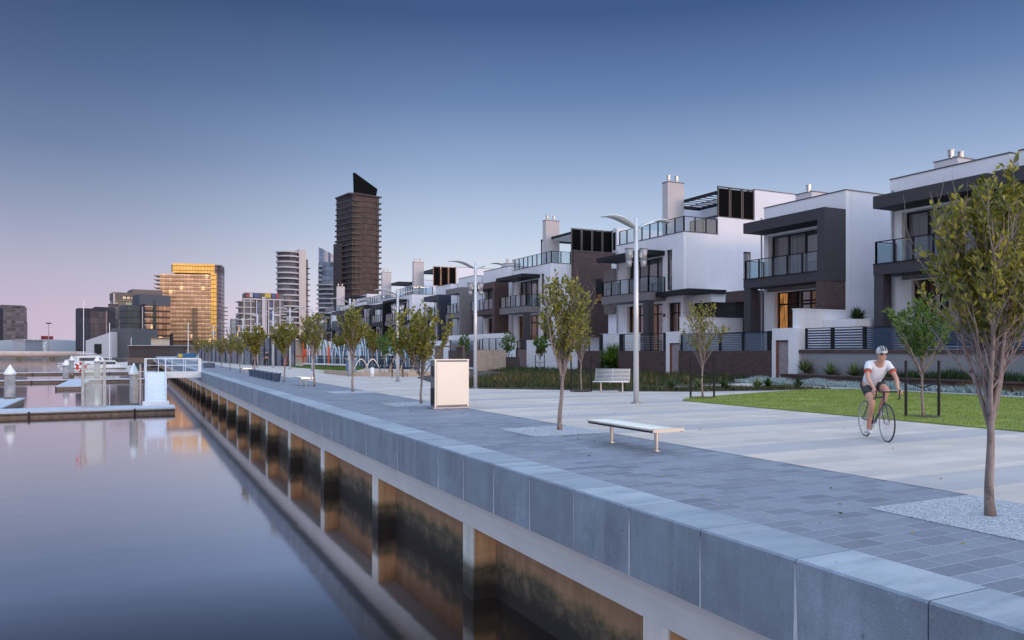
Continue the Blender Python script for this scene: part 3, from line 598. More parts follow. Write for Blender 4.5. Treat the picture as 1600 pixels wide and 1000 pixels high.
F_GOLD=facade('golden_glass',(.74,.46,.12),(.86,.56,.18),3.4,2.2,0,.75,.35,(.30,.16,.05),.16,0); F_GOLDF=facade('shaded_gold_glass',(.55,.34,.18),(.92,.62,.38),3.1,2.6,.03,.35,.25,(.16,.09,.06),.18,.3); F_PURP=facade('mauve_side_glass',(.13,.10,.13),(.20,.15,.18),3.1,3,.0,0,.2,(.05,.04,.05),.2)
F_OFF=facade('beige_office_glass',(.10,.10,.08),(.30,.30,.22),4.2,4.5,.03,0,.2,(.10,.085,.07),.22); F_TEAL=facade('teal_glass',(.012,.025,.035),(.03,.055,.07),4,3,.01,0,.12,(.01,.012,.018),.12); F_COPP=facade('copper_glass',(.22,.11,.06),(.5,.27,.15),4,2.5,.04,0,.2,(.05,.03,.025),.3)
F_NAVY=facade('navy_glass',(.008,.010,.026),(.02,.028,.055),3.8,3.5,.0,0,.6,(.006,.006,.012),.08); F_GREY=facade('grey_apartment_windows',(.05,.045,.055),(.16,.14,.17),3.0,3.2,.01,0,.3,(.11,.095,.11),.35)
F_APT=facade('apartment_glass',(.02,.03,.04),(.09,.10,.12),3.0,3.6,.03,0,.2,(.16,.15,.16),.16); F_CURV=facade('curved_tower_glass',(.03,.03,.04),(.13,.12,.13),3.0,2.8,.02,0,.15,(.05,.05,.055),.1); F_PALE=facade('pale_teal_glass',(.09,.14,.16),(.2,.28,.30),3.2,3,.0,0,.2,(.25,.28,.3),.25)
PALEC=plain('pale_tower_concrete',(.46,.40,.39),.75,0,.06,.1); DKC=plain('dark_tower_concrete',(.035,.027,.030),.6); SLABW=plain('pale_slab_edge',(.42,.39,.42),.7); SLABG=plain('warm_slab_edge',(.50,.36,.28),.7); SLABD=plain('dark_slab_edge',(.055,.042,.042),.7)
def tower_root(name,label,pxc,D,rot,cat='tower'):
    x,y=cp(pxc,D); return thing(name,label,cat,(x,y,-1.2),rz=rot,local=True)
def slabs(x0,x1,y0,y1,z0,z1,fh,th=.35,skip=None):
    m=MB(); z=z0
    while z<=z1: m.box(x0,x1,y0,y1,z,z+th); z+=fh
    return m
# local axes of each tower: -y looks back along the river to the camera, x to the right of the picture
VA=-YAW   # facing straight back
def ang(px,extra=0): return -YAW-math.atan((px-800)/1200)+R(extra)
H0=1.2
# black tower : left face dark balconies, right face bronze wall
t=tower_root('black_skyscraper','tallest tower, black and bronze with a slanted black fin on its roof',559,455,ang(559,30))
MB().box(-7,9,-9,10,0,94).build('core_wall',F_BLACK,t)
m=MB(); z=3
k=0
while z<93:
    g=max(0,(z-62)*.035); m.box(-9.8+g,-3.2,-10.2+g*.5,10.5,z,z+.9); z+=3.2
m.build('balcony_slab',SLABD,t); MB().box(-8.6,-6.9,-8.6,10,0,93).build('balcony_wall',F_BLACK2,t)
m=MB(); z=3
while z<92: m.box(7,10.3,-9.8,8,z,z+.9); z+=3.2
m.build('balcony_slab',SLABD,t)
MB().box(-10.6,-7,2,10,0,66).build('side_wing',DKC,t)
m=MB(); i=0
m.v=[(-6.5,-8.4,94),(7.5,-8.4,94),(8.4,-8.4,98.5),(-6.9,-8.4,106)]+[(-6.5,-6.4,94),(7.5,-6.4,94),(8.4,-6.4,98.5),(-6.9,-6.4,106)]
m.f=[(0,1,2,3),(7,6,5,4),(0,3,7,4),(3,2,6,7),(2,1,5,6),(0,4,5,1)]; m.r=[0]*6; m.build('roof_fin',BLK,t)
m=MB(); m.prism([(-10.5,-8),(-6.5,-10.8),(10.4,-9.9),(10.4,-6),(-9,11)],93.2,94.0); m.build('roof_slab',DKC,t)
# curved white tower
t=tower_root('curved_white_tower','cream tower with rounded banded balconies and a plain pale spine',456,420,ang(456,18))
m=MB(); m.cyl(-2.2,0,0,56,5.6,n=32); m.build('glass_drum',F_CURV,t,True)
m=MB(); z=2.6
while z<54: m.cyl(-2.2,0,z,z+.75,6.3,n=32); z+=3.0
m.cyl(-2.2,0,56,56.6,6.4,n=32); m.build('balcony_band',SLABW,t)
MB().box(2.5,6.4,-4.5,6,0,58).build('spine_wall',PALEC,t); MB().box(6.4,8.2,-2.5,7,0,53).build('rear_wing',F_GREY,t)
slabs(6.4,9.2,-3.4,8,3,50,3).build('balcony_slab',SLABD,t)
# blue-grey tower half hidden
t=tower_root('round_blue_tower','blue-grey round tower with a sloping glass crown, half hidden by the black tower',513,500,ang(513))
m=MB(); m.cyl(0,0,0,60,6.3,n=28); m.build('glass_drum',facade('blue_tower_glass',(.04,.05,.075),(.16,.18,.23),3,2.6,.01,0,.2,(.08,.08,.1),.15),t,True)
m=MB(); z=3
while z<46: m.cyl(-.4,-.5,z,z+.8,7.1,n=28); z+=3
while z<60: m.box(-6.4,-1,-5,2,z,z+.8); z+=3
m.build('balcony_band',SLABW,t)
m=MB(); i=0; n=28
pts=[(6.2*math.cos(2*PI*k/n),6.2*math.sin(2*PI*k/n)) for k in range(n)]
m.v=[(x,y,60) for x,y in pts]+[(x,y,66.5-x*.55) for x,y in pts]; m.f=[tuple(range(n,2*n))]+[(k,(k+1)%n,n+(k+1)%n,n+k) for k in range(n)]; m.r=[0]*(n+1)
m.build('glass_crown',glass_dark('crown_glass',(.10,.14,.2),.2,.8),t)
MB().box(5,8,-3,5,0,58).build('spine_wall',PALEC,t)
# apartments with coloured roof panels
t=tower_root('apartment_block','apartment block with red, blue and yellow roof panels left of the cream tower',408,385,ang(408,8),'apartment block')
MB().box(-10,10,-5,8,0,27.5).build('wall',F_APT,t); MB().box(-8.2,10,-4.6,7,27.5,31.5).build('penthouse',F_TEAL,t)
m=slabs(-11.6,-4,-6.2,6,3,28,3.0,.4); m.build('balcony_slab',SLABW,t)
m=MB()
for x in (-8.8,-5.7,-2.9,1.6,2.7,5.2,8.2): m.box(x-.22,x+.22,-6,-5,0,28)
m.box(-.4,1.2,-6.3,-5,0,29.5); m.box(-10,10,-6.1,-5,28,28.6); m.build('column',SLABW,t)
m=MB()
for zz in range(8):
    for x0,x1 in ((-5.7,-2.9),(2.7,5.2),(5.2,8.2)):
        if (zz+int(x0))%2: m.box(x0,x1,-5.8,-5,3.2*zz+1,3.2*zz+1.9)
m.build('balcony_front',SLABW,t)
for x0,x1,c,nm in ((-7.8,-6.3,(.20,.02,.04),'red'),(-6.2,-4.7,(.35,.35,.36),'white'),(-4.2,-1.6,(.02,.045,.16),'blue'),(1.0,3.9,(.38,.30,.03),'yellow'),(4.4,6.2,(.02,.05,.2),'blue'),(6.4,7.6,(.25,.02,.03),'red')):
    tag(MB().box(x0,x1,-5.3,-4.62,29.2,31.3).build('roof_panel',plain('panel_'+nm,c,.5),t),nm+' roof panel')
m=MB(); z=3
while z<27: m.box(8,11.5,-5.6,2,z,z+.4); z+=3
m.build('balcony_slab',SLABW,t)
MB().box(-2.8,-2.0,-5.3,-4.7,5,27).build('blue_strip',plain('blue_cladding',(.03,.07,.25)),t); MB().box(3.9,4.6,-5.35,-4.7,14,27.5).build('blue_strip',plain('blue_cladding2',(.03,.07,.25)),t)
for nm,lb,a,b,D,h,mt in (('glass_tower','pale teal glass tower farthest down the river, left of the apartment block',361,372,560,26,F_PALE),('glass_tower','grey-cream stepped tower just behind the pale teal one',370,382,520,27,F_APT)):
    t=tower_root(nm,lb,(a+b)/2,D,ang((a+b)/2,12)); wd=(b-a)*D/1200*.5; MB().box(-wd,wd,-wd,wd,0,h).build('wall',mt,t); [MB().box(-wd-.6,wd+.6,-wd-.6,wd,z_,z_+.35).build('floor_slab',SLABW,t) for z_ in range(4,h,4)]
# golden building
t=tower_root('golden_tower','broad slab tower glowing gold in the low sun with thin projecting floors',296,600,ang(296,-9))
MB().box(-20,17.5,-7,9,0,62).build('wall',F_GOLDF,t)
m=MB(); z=4.5; k=0
while z<63.4:
    left=-24.5+ (0.0 if z>42 else (42-z)*.035); m.box(left,17.0,-8.6,9,z,z+.55); z+=3.1
m.build('floor_slab',SLABG,t)
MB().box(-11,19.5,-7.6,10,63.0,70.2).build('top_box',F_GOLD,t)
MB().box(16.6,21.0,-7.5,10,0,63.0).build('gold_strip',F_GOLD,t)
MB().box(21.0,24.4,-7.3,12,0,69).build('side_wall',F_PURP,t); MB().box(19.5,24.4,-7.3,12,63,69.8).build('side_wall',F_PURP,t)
MB().box(-11.8,-10.9,-7,8,63.5,69).build('dark_corner',DARK,t)
MB().box(3.6,4.8,-9.2,-8.5,0,36).build('hoist_mast',TIMB,t); MB().box(6.0,6.7,-9.2,-8.5,0,36).build('hoist_mast',TIMB,t)
m=slabs(-22,22,-14,-8,1,11,3.2,.4); 
for x in range(-21,22,3): m.box(x,x+.3,-13.8,-13.5,0,10)
m.build('podium',plain('podium_brown',(.16,.11,.10)),t)
slabs(24.4,27.5,0,12,6,40,3.1,.4).build('rear_balcony',SLABG,t)
# office cluster
t=tower_root('beige_office_tower','beige office tower with square grid windows and a dark brown top, behind the teal one',200,560,ang(200,10))
MB().box(-10,8,-6,10,0,40).build('wall',F_OFF,t); MB().box(-10.6,-9.6,-6.6,-5.4,0,44).build('edge_fin',PALEC,t)
MB().box(-10.2,22,-6.3,12,39.5,44.8).build('roof_storey',plain('brown_fascia',(.10,.085,.085)),t); MB().box(2,22,-6.3,14,44.8,47.5).build('plant_room',plain('brown_fascia2',(.13,.10,.10)),t)
m=MB()
for k in range(4): m.box(-4.5+k*2.8,-2.6+k*2.8,-6.42,-6.2,40.2,41.8)
m.build('lit_opening',lit('warm_cream_lights',(1,.8,.5),.6),t)
t=tower_root('teal_office_tower','dark teal and copper glass office tower in front of the beige one',226,500,ang(226,16))
MB().box(-13,-4.2,-6,8,0,32).build('dark_wing',F_TEAL,t); MB().box(-4.2,-1.5,-7,8,0,33).build('dark_corner',F_NAVY,t); MB().box(-3.6,-3.1,-7.15,-6.9,3,31).build('light_strip',PALEC,t)
MB().box(-1.5,14,-6.5,9,0,32).build('copper_wing',F_COPP,t); MB().box(-5,14,-6.9,9,32,39).build('top_storey',plain('slate_top',(.055,.065,.09),.6),t); MB().box(3,5,-7.2,-6.4,0,35.5).build('dark_fin',F_TEAL,t)
slabs(-2.2,3,-7.0,4,3,32,4,.7).build('floor_slab',SLABG,t)
t=tower_root('navy_office_block','broad navy glass office block with a mauve reflecting bay',149,470,ang(149,6))
MB().box(-9.8,6,-5,9,0,28.5).build('wall',F_NAVY,t); MB().box(-3.4,5.2,-5.6,-5,1,27).build('mauve_bay',facade('mauve_bay_glass',(.04,.03,.045),(.075,.06,.075),3.8,2.2,0,0,.6,(.02,.02,.03),.1),t); MB().box(-.5,10.5,-4,10,0,29.6).build('rear_wing',F_NAVY,t); MB().box(5.0,5.8,-6,-5,0,27).build('edge_fin',plain('mauve_fin',(.2,.15,.16)),t)
t=tower_root('slim_grey_tower','slim dark grey tower squeezed between the navy block and the beige tower',177,530,ang(177)); MB().box(-3,3,-3,4,0,34).build('wall',F_GREY,t); MB().box(-3.2,3.2,-3.2,4,34,35).build('roof_slab',DKC,t)
t=tower_root('grey_apartment_tower','grey many-windowed tower at the far left edge of the picture',14,620,ang(14,20))
MB().box(-9,10,-8,10,0,38).build('wall',F_GREY,t); MB().box(-14,-7.5,-9,8,0,36.5).build('blue_wing',F_NAVY,t); MB().box(-7,8.5,-8.6,9,38,39.4).build('roof_slab',F_GREY,t); MB().box(9.5,12,-4,9,0,26).build('side_wing',F_GREY,t)
# distant towers to the right of the river end hidden by trees
t=tower_root('distant_block','low cream block behind the hoarding at the river bend',330,420,ang(330),'building'); MB().box(-10,12,-4,6,0,4.5).build('wall',plain('distant_cream',(.22,.19,.17)),t); MB().box(-10.5,12.5,-4.5,6.5,4.5,5).build('roof',TIMB,t)
# ================================================================ town houses  (x inland, y along the quay)
def window(t,x,y0,y1,z0,z1,n=1,tr=(),mat=None,dep=.12,fw=.06,panes=None,nm='window'):
    """framed glazing facing the water at plane x"""
    f=MB(); f.box(x,x+dep,y0,y0+fw,z0,z1); f.box(x,x+dep,y1-fw,y1,z0,z1); f.box(x,x+dep,y0+fw,y1-fw,z0,z0+fw); f.box(x,x+dep,y0+fw,y1-fw,z1-fw,z1)
    w_=(y1-y0)/n
    for k in range(1,n): f.box(x+.01,x+dep-.01,y0+w_*k-fw*.7,y0+w_*k+fw*.7,z0+fw,z1-fw)
    for z in tr: f.box(x+.015,x+dep-.015,y0+fw,y1-fw,z-.05,z+.05)
    o=f.build(nm,DARK,t); mats=panes or [mat or PANE]*n
    for k in range(n):
        g=MB().box(x+dep*.5,x+dep*.55,y0+w_*k+fw*.3,y0+w_*(k+1)-fw*.3,z0+fw*.5,z1-fw*.5); g.build('pane',mats[k%len(mats)],o)
    return o
def glass_rail(t,pts,z0,h=1.15,step=1.15,nm='glass_railing',gap=.06):
    """posts, top rail and panes along a polyline of (x,y)"""
    m=MB(); g=MB()
    for (xa,ya),(xb,yb) in zip(pts,pts[1:]):
        L=math.hypot(xb-xa,yb-ya); n=max(1,round(L/step))
        for k in range(n+1):
            u=k/n; x=xa+(xb-xa)*u; y=ya+(yb-ya)*u; m.box(x-.04,x+.04,y-.04,y+.04,z0,z0+h)
        m.bar((xa,ya,z0+h-.02),(xb,yb,z0+h-.02),.05,.05)
        dx=(xb-xa)/L;dy=(yb-ya)/L
        for k in range(n):
            a=k/n+.05/L;b=(k+1)/n-.05/L
            p=Vector((xa+(xb-xa)*a,ya+(yb-ya)*a,0)); q=Vector((xa+(xb-xa)*b,ya+(yb-ya)*b,0)); g.obox((p+q)/2+Vector((0,0,z0+h*.5-.02)),(q-p)/2,(-dy*.006,dx*.006,0),(0,0,h*.5-.06))
    o=m.build(nm,DARK,t); g.build('glass_pane',CLEAR,o); return o
def flues(t,par,pts,z):
    for x,y in pts:
        m=MB(); m.cyl(x,y,z,z+.22,.07,n=10); m.cyl(x,y,z+.2,z+.5,.15,n=12); m.cyl(x,y,z+.5,z+.53,.19,n=12); m.build('flue',SHINY,par)
def flash(m,x0,x1,y0,y1,z): m.box(x0-.03,x1+.03,y0-.03,y1+.03,z,z+.06)
def slat_screen(t,x0,x1,y,z0,z1,n,wood=False):
    fm=plain('orange_timber_frame',(.35,.16,.07),.5) if wood else DARK
    w_=(x1-x0)/n
    for k in range(n):
        a=x0+w_*k+.04;b=x0+w_*(k+1)-.04; f=MB(); f.box(a,a+.07,y-.06,y+.06,z0,z1); f.box(b-.07,b,y-.06,y+.06,z0,z1); f.box(a+.07,b-.07,y-.06,y+.06,z0,z0+.08); f.box(a+.07,b-.07,y-.06,y+.06,z1-.08,z1)
        o=f.build('louvre_screen',fm if wood else plain('screen_frame',(.075,.065,.06),.5),t); s=MB(); z=z0+.12
        while z<z1-.12: s.obox(((a+b)/2,y,z),((b-a)/2-.07,0,0),(0,.03,.05),(0,-.006,.008)); z+=.085
        s.build('slats',BLK,o)
def pergola(t,x0,x1,y0,y1,z,n=8,posts=True):
    m=MB(); m.box(x0,x0+.12,y0,y1,z,z+.24); m.box(x1-.12,x1,y0,y1,z,z+.24)
    m.box(x0+.12,x1-.12,y0,y0+.12,z,z+.24); m.box(x0+.12,x1-.12,y1-.12,y1,z,z+.24)
    for k in range(1,n): 
        y=y0+(y1-y0)*k/n; m.obox(((x0+x1)/2,y,z+.12),((x1-x0)/2-.12,0,0),(0,.16,.05),(0,-.01,.02))
    if posts:
        m.box(x0+.01,x0+.11,y1-.13,y1-.02,10.5,z)
    return m.build('pergola',DARK,t)
def brown_house(name,label,yn,L,white=WHITE,frame=BROWN,zt=9.72,zroof=10.8,brickpier=True,wall_y1=None,stub=True,inner=None,near_open=.5,flue_n=1,lit_door=False,group=None,depth=14,nflash=True,winmat=None):
    yf=yn+L; wy1=(wall_y1 or yf)
    t=thing(name,label,'town house',(36.2,yn,0),group)
    # white body with openings
    h1=(yn+near_open+.1,yf-.35,6.22,8.95); h0=(yn+.65,yf-.9,2.0,5.35)
    m=MB().wallX(36.2,36.45,yn,wy1,0,zroof,[h1,h0]); w_=m.build('wall',white,t)
    bm=MB(); bm.box(36.452,36.2+depth,yn,yn+.25,0,zroof); bm.box(36.452,36.2+depth,wy1-.25,wy1,0,zroof); bm.box(36.95,36.2+depth,yn+.252,wy1-.252,0,zroof-.4); bm.build('side_wall',WHITE2 if white is WHITE else white,t)
    r=MB(); flash(r,36.2,36.45,yn,wy1,zroof); flash(r,36.5,36.2+depth,yn,yn+.25,zroof); r.build('parapet_cap',CAPM,t)
    # floors inside the openings
    MB().box(36.45,36.95,yn+.252,wy1-.252,5.4,6.2).build('floor_edge',DARK,t)
    cur=[CURT,PANE,CURT,CURT]
    window(t,36.6,h1[0],h1[1],6.22,8.95,4,(),panes=cur,fw=.09)
    window(t,36.55,h0[0],h0[0]+(h0[1]-h0[0])*.62,2.0,5.35,4,(4.75,4.55),panes=[GLOWP,PANEW,GLOWP,PANEW])
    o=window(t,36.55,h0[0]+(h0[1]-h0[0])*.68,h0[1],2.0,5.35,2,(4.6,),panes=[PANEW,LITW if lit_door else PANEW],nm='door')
    # brown frame : canopy, near cheek, balcony slab, far leg
    f=MB(); f.box(34.5,36.197,yn,yf+.05,zt-.64,zt); f.build('canopy',frame,t)
    f=MB(); f.box(34.5,36.197,yn,yn+.5,6.184,zt-.642); f.build('frame_cheek',frame,t)
    f=MB(); f.box(34.5,36.197,yn,yf+.03,5.62,6.18); s=f.build('balcony_slab',frame,t)
    MB().box(34.46,36.19,yn+.502,yf+.06,6.182,6.21).build('slab_flashing',DARK,t)
    pm=BRICK if brickpier else frame
    MB().box(34.53,36.19,yn+.02,yn+.62,0,5.617).build('brick_pier' if brickpier else 'pier',pm,t)
    MB().box(34.52,35.15,yf-.55,yf,0,5.617).build('column',frame,t)
    MB().box(35.9,36.197,yn+.63,yf-.56,5.4,5.617).build('lintel',TAUPE,t)
    MB().cyl(36.1,yf+.12,0,zroof-.6,.05,n=8).build('downpipe',STEEL,t)
    MB().box(36.1,36.19,yn+.72,yn+.82,4.2,4.5).build('wall_light',DARK,t)
    glass_rail(t,[(34.62,yn+.55),(34.62,yf-.05),(36.1,yf-.05)],6.21)
    if stub:
        c=MB().box(38,39.9,yf-2.2,yf-.9,zroof-.5,zroof+.85).build('chimney',STACK,t); MB().box(37.97,39.93,yf-2.23,yf-.87,zroof+.85,zroof+.9).build('chimney_cap',CAPM,c)
        flues(t,c,[(38.5+.8*k,yf-1.5) for k in range(flue_n)],zroof+.9)
    return t
def white_house(name,label,yn,L=8,x3=39.45,x3b=43.1,zt=10.44,brickside=False,screens=3,wood=False,chim=True,canopy=True,group=None,top=14.15,third=True,pitch=0,lowcanopy=True):
    yf=yn+L; t=thing(name,label,'town house',(36.2,yn,0),group)
    h1=(yn+2.5,yn+7.2,6.2,8.9); hn=(yn+1.35,yn+2.05,6.25,9.3); h0=(yn+2.5,yn+7.2,1.4,5.3); h2=(yn+.35,yn+1.95,1.4,5.3)
    h1=(h1[0],min(h1[1],yf-.3))+h1[2:]; h0=(h0[0],min(h0[1],yf-.3))+h0[2:]
    MB().wallX(36.2,36.45,yn,yf,0,zt,[h1,hn,h0,h2]).build('wall',WHITE,t)
    b=MB(); xs=41.95
    b.box(36.452,x3b,yf-.25,yf,0,zt); b.box(36.95,41.2,yn+.252,yf-.252,0,zt-.5); b.box(43.0,52,yn+.252,yf-.252,0,zt-.5)
    # side wall with a slot window
    for a in ((36.452,xs,0,zt),(xs+.75,52,0,zt),(xs,xs+.75,0,7.15),(xs,xs+.75,9.3,zt)): b.box(a[0],a[1],yn,yn+.25,a[2],a[3])
    b.build('side_wall',WHITE2,t)
    f=MB().box(xs,xs+.75,yn+.12,yn+.2,7.15,9.3).build('side_window',DARK,t); MB().box(xs+.09,xs+.66,yn+.09,yn+.118,7.25,9.2).build('pane',PANE,f)
    r=MB(); flash(r,36.2,36.45,yn,yf,zt); r.box(36.51,x3,yn-.03,yn+.28,zt,zt+.06); r.build('parapet_cap',CAPM,t)
    MB().box(36.45,36.95,yn+.252,yf-.252,5.4,6.15).build('floor_edge',DARK,t)
    window(t,36.6,h1[0],h1[1],6.2,8.9,4,(),panes=[CURT,PANE,CURT,PANE],fw=.08); window(t,36.35,hn[0],hn[1],6.25,9.3,1,())
    window(t,36.6,h0[0],h0[1],1.4,5.3,4,(4.55,),panes=[PANEW,GLOWP,PANEW,GLOWP]); window(t,36.6,h2[0],h2[1],1.4,5.3,2,(4.55,),panes=[GLOWP,PANEW])
    MB().box(36.08,36.19,yn+2.15,yn+2.3,4.3,4.5).build('wall_light',DARK,t)
    MB().cyl(36.1,yf-.1,0,zt-.4,.05,n=8).build('downpipe',STEEL,t)
    # balcony
    ya=yn+2.1; yb=yf-.2
    MB().box(34.5,36.197,ya,yb,5.5,6.13).build('balcony_slab',TAUPE,t); MB().box(34.47,36.19,ya-.03,yb+.03,6.132,6.16).build('slab_flashing',DARK,t)
    MB().box(34.55,35.1,ya+.02,ya+.6,0,5.497).build('column',BROWN,t)
    glass_rail(t,[(36.1,ya+.06),(34.62,ya+.06),(34.62,yb-.06),(36.1,yb-.06)],6.16)
    if canopy: 
        m=MB(); m.prismX([(yn+2.2,8.95),(yn+2.2,9.3),(yb+.3,9.3),(yb+.3,8.95)],34.2,36.197); m.build('canopy',DARK,t)
    if lowcanopy:
        MB().box(34.9,38.3,yn-2.2,yn-.003,5.78,6.08).build('entry_canopy',DARK,t); MB().box(35.2,36.19,yn+.0,yn+2.05,5.78,6.08).build('entry_canopy',DARK,t)
        MB().box(37.2,40.5,yn-1.9,yn-.003,0,5.2).build('entry_box',DARK,t); MB().box(37.1,40.6,yn-2.0,yn-.003,5.2,5.775).build('entry_fascia',WHITE,t)
    # roof terrace
    glass_rail(t,[(36.3,yf-.2),(36.3,yn+.08),(x3-.06,yn+.08)],zt+.06,1.12,1.05,'terrace_railing')
    if third:
        b=MB(); b.box(x3,x3b-.002,yn+.003,yn+.25,zt,zt+1.33); b.build('terrace_wall',WHITE2,t); 
        b=MB(); b.box(x3b,53,yn+.001,yf,zt-.1,top); b.build('upper_storey',WHITE2,t); r=MB(); flash(r,x3b,53,yn+.001,yf,top); r.build('upper_roof_cap',CAPM,t)
        window(t,x3b-.13,yn+1,yf-1,zt,zt+2.4,4,(),PANE,nm='terrace_door')
        if screens: slat_screen(t,x3,x3b,yn+.1,zt+1.33,top-.02,screens,wood)
        pergola(t,x3,x3b-.2,yn+.2,yn+6.3,top-.62,9)
    if chim:
        c=MB().box(37.85,39.45,yn+4.0,yn+4.7,zt-.5,15.05).build('chimney',STACK,t); MB().box(37.82,39.48,yn+3.97,yn+4.73,15.05,15.11).build('chimney_cap',CAPM,c); flues(t,c,[(38.2,yn+4.35),(39.0,yn+4.35)],15.11)
    return t
G_='modern town houses facing the river'
brown_house('town_house','nearest town house, cut off by the right edge, behind the big foreground tree',12.2,9.0,group=G_,flue_n=2)
brown_house('town_house','brown-canopied house with a twin flue stack, second from right, half hidden by leaves',21.6,5.9,group=G_,wall_y1=27.84,flue_n=2,frame=BROWN)
brown_house('town_house','brown-framed balcony house with a broad plain white side wall and a single flue',30.68,6.3,group=G_,flue_n=1,lit_door=True)
h3=white_house('town_house','largest three-storey white house with three black louvre screens, behind the nearest lamp',45,8.6,group=G_)
# link between the second and third house: dark brick portal
o=MB(); o.box(36.6,38.6,38.3,39.2,0,5.7); o.box(36.6,40.4,39.202,41.0,5.0,5.75); o=o.build('entry_portal',BRICK,h3); MB().box(37.4,38.4,39.3,40.9,0,5.0).build('door',DARK,o)
# the narrow house with a board-clad box
t=thing('town_house','narrow house with a taupe board-clad box beside the dark brick tower','town house',(36.2,54,0),G_)
MB().box(40.2,48,60,60.5,0,10.3).build('side_wall',WHITE2,t); MB().box(43.4,52,60.502,64.2,0,9.8).build('rear_wall',WHITE,t)

MB().box(38,43,56.8,58.4,4.97,8.9).build('board_clad_box',WOODB,t); MB().box(37.97,43,56.77,58.43,8.9,8.96).build('box_cap',CAPM,t)
window(t,37.86,57.2,57.9,5.9,7.2,1); MB().box(38.4,43,57.0,58.3,0,4.967).build('lower_wall',WHITE,t)
# brick tower house
h5=white_house('town_house','three-storey house with a dark brick tower and four black screens above it',65,8.2,38.5,43.35,10.2,screens=4,group=G_,top=13.78,lowcanopy=False)
c=MB(); c.box(38.5,43.35,64.5,64.997,3.0,11.45); c=c.build('brick_tower',BRICK,h5); MB().box(41.0,41.75,64.44,64.49,6.5,8.8).build('tower_window',DARK,c); MB().box(38.45,43.4,64.45,65.0,11.45,11.52).build('tower_cap',CAPM,c)
MB().box(43.36,52,64.3,64.998,0,14.0).build('upper_block',WHITE2,h5); MB().box(43.33,43.36,64.5,64.95,11.8,13.6).build('slot_window',DARK,h5); MB().box(41.1,41.65,64.42,64.438,6.6,7.3).build('tower_window_pane',GLOWP,c)
# mid-distance houses
brown_house('town_house','house with a dark red recess and black brick side wall, right of the second lamp',74.3,6.6,frame=BRICK,zt=9.1,group=G_,inner=MAROON,winmat=None,flue_n=2)
brown_house('town_house','small charcoal box-framed house behind the second lamp pole',83.7,4.8,frame=TAUPE,zt=9.2,zroof=10.6,brickpier=False,stub=False,group=G_)
brown_house('town_house','navy-sided house just left of the charcoal box-framed one',91,5.6,frame=NAVY,zt=8.8,zroof=10.2,brickpier=False,stub=False,group=G_)
white_house('town_house','white house whose black roof screens have orange timber edges',106.3,8,screens=3,wood=True,group=G_,zt=9.9)
brown_house('town_house','plain white-walled house with a black window strip between two three-storey ones',115.2,6.4,frame=DARK,zt=9.0,zroof=10.0,brickpier=False,group=G_,stub=False)
white_house('town_house','three-storey house with an open pergola and no screens, behind the third lamp',122.7,8,screens=0,group=G_,zt=9.7,top=13.6)
brown_house('town_house','charcoal-gabled house left of the pergola house, behind the fourth lamp',132,6.4,frame=BROWN,zroof=10.3,zt=9.2,brickpier=False,group=G_)
brown_house('town_house','low white house with a black cheek wall, partly behind the bushy promenade tree',143,6.5,frame=NAVY,zroof=10.3,zt=9.2,brickpier=False,group=G_)
white_house('town_house','farthest three-storey house with two pale flues in front of the black tower',155,8,screens=0,group=G_,zt=9.7,top=13.4)
brown_house('town_house','last pale house of the row, right of the hoarding',168,8,frame=BROWN,zroof=8.4,zt=7.4,brickpier=False,group=G_,stub=False)
# ================================================================ front walls, fences and gates at x = 31.5
FX=31.5
def louvres(t,y0,y1,z0,z1,mat,step=.105,nm='louvre_panel',posts=()):
    m=MB(); z=z0+.05
    while z<z1-.02: m.obox((FX+.14,(y0+y1)/2,z),(.012,0,.040),(0,(y1-y0)/2,0),(.006,0,-.002)); z+=step
    o=m.build(nm,mat,t); p=MB()
    for y in (y0,)+tuple(posts)+(y1,): p.box(FX+.08,FX+.2,y-.04,y+.04,z0-.0,z1+.04)
    p.box(FX+.1,FX+.18,y0+.04,y1-.04,z1,z1+.04); p.build('fence_post',DARK,o); return o
def wires(t,y0,y1,z0,z1,n=7):
    m=MB(); 
    for k in range(1,n): z=z0+(z1-z0)*k/n; m.box(FX+.13,FX+.15,y0,y1,z-.012,z+.012)
    o=m.build('railing_bars',STEEL,t); p=MB()
    for k in range(int((y1-y0)/1.6)+2):
        y=min(y1,y0+k*1.6); p.box(FX+.1,FX+.18,y-.04,y+.04,z0,z1)
    p.box(FX+.1,FX+.18,y0,y1,z1,z1+.05); p.build('railing_post',DARK,o); return o
def cap(t,x0,x1,y0,y1,z): MB().box(x0-.02,x1+.02,y0-.02,y1+.02,z,z+.05).build('wall_cap',WHITE,t)
FG='front garden walls of the town houses'
t=thing('front_wall','long grey rendered wall with brick coping and navy louvres behind the cyclist','garden wall',(FX,22,0),FG)
MB().box(FX,FX+.3,8,29.35,0,1.58).build('rendered_base',GREYR,t); MB().box(FX-.05,FX+.35,7.9,29.65,1.58,1.76).build('brick_coping',BRICK,t)
for a,b in ((9,14),(14.1,19.9),(20.0,22.6),(22.64,25.68)): louvres(t,a,b,1.77,2.82,SLATN)
louvres(t,25.76,27.58,1.77,2.84,SLATN,.13); louvres(t,27.66,29.3,1.77,2.84,SLATN,.13)
pw=thing('planter_wall','low dark brick planter edge below the grey rendered wall','planter wall',(30.45,24,0)); MB().box(30.45,30.7,8,29.9,0,.42).build('brickwork',BRICK,pw); MB().box(30.4,30.75,7.9,29.95,.42,.5).build('coping',BRICK,pw)
tag(MB().box(30.71,31.49,8,29.3,0,.36).build('planter_soil',MULCH),kind='structure')
t=thing('boundary_wall','stepped white boundary wall running back beside the spiky planting','boundary wall',(FX,29.9,0))
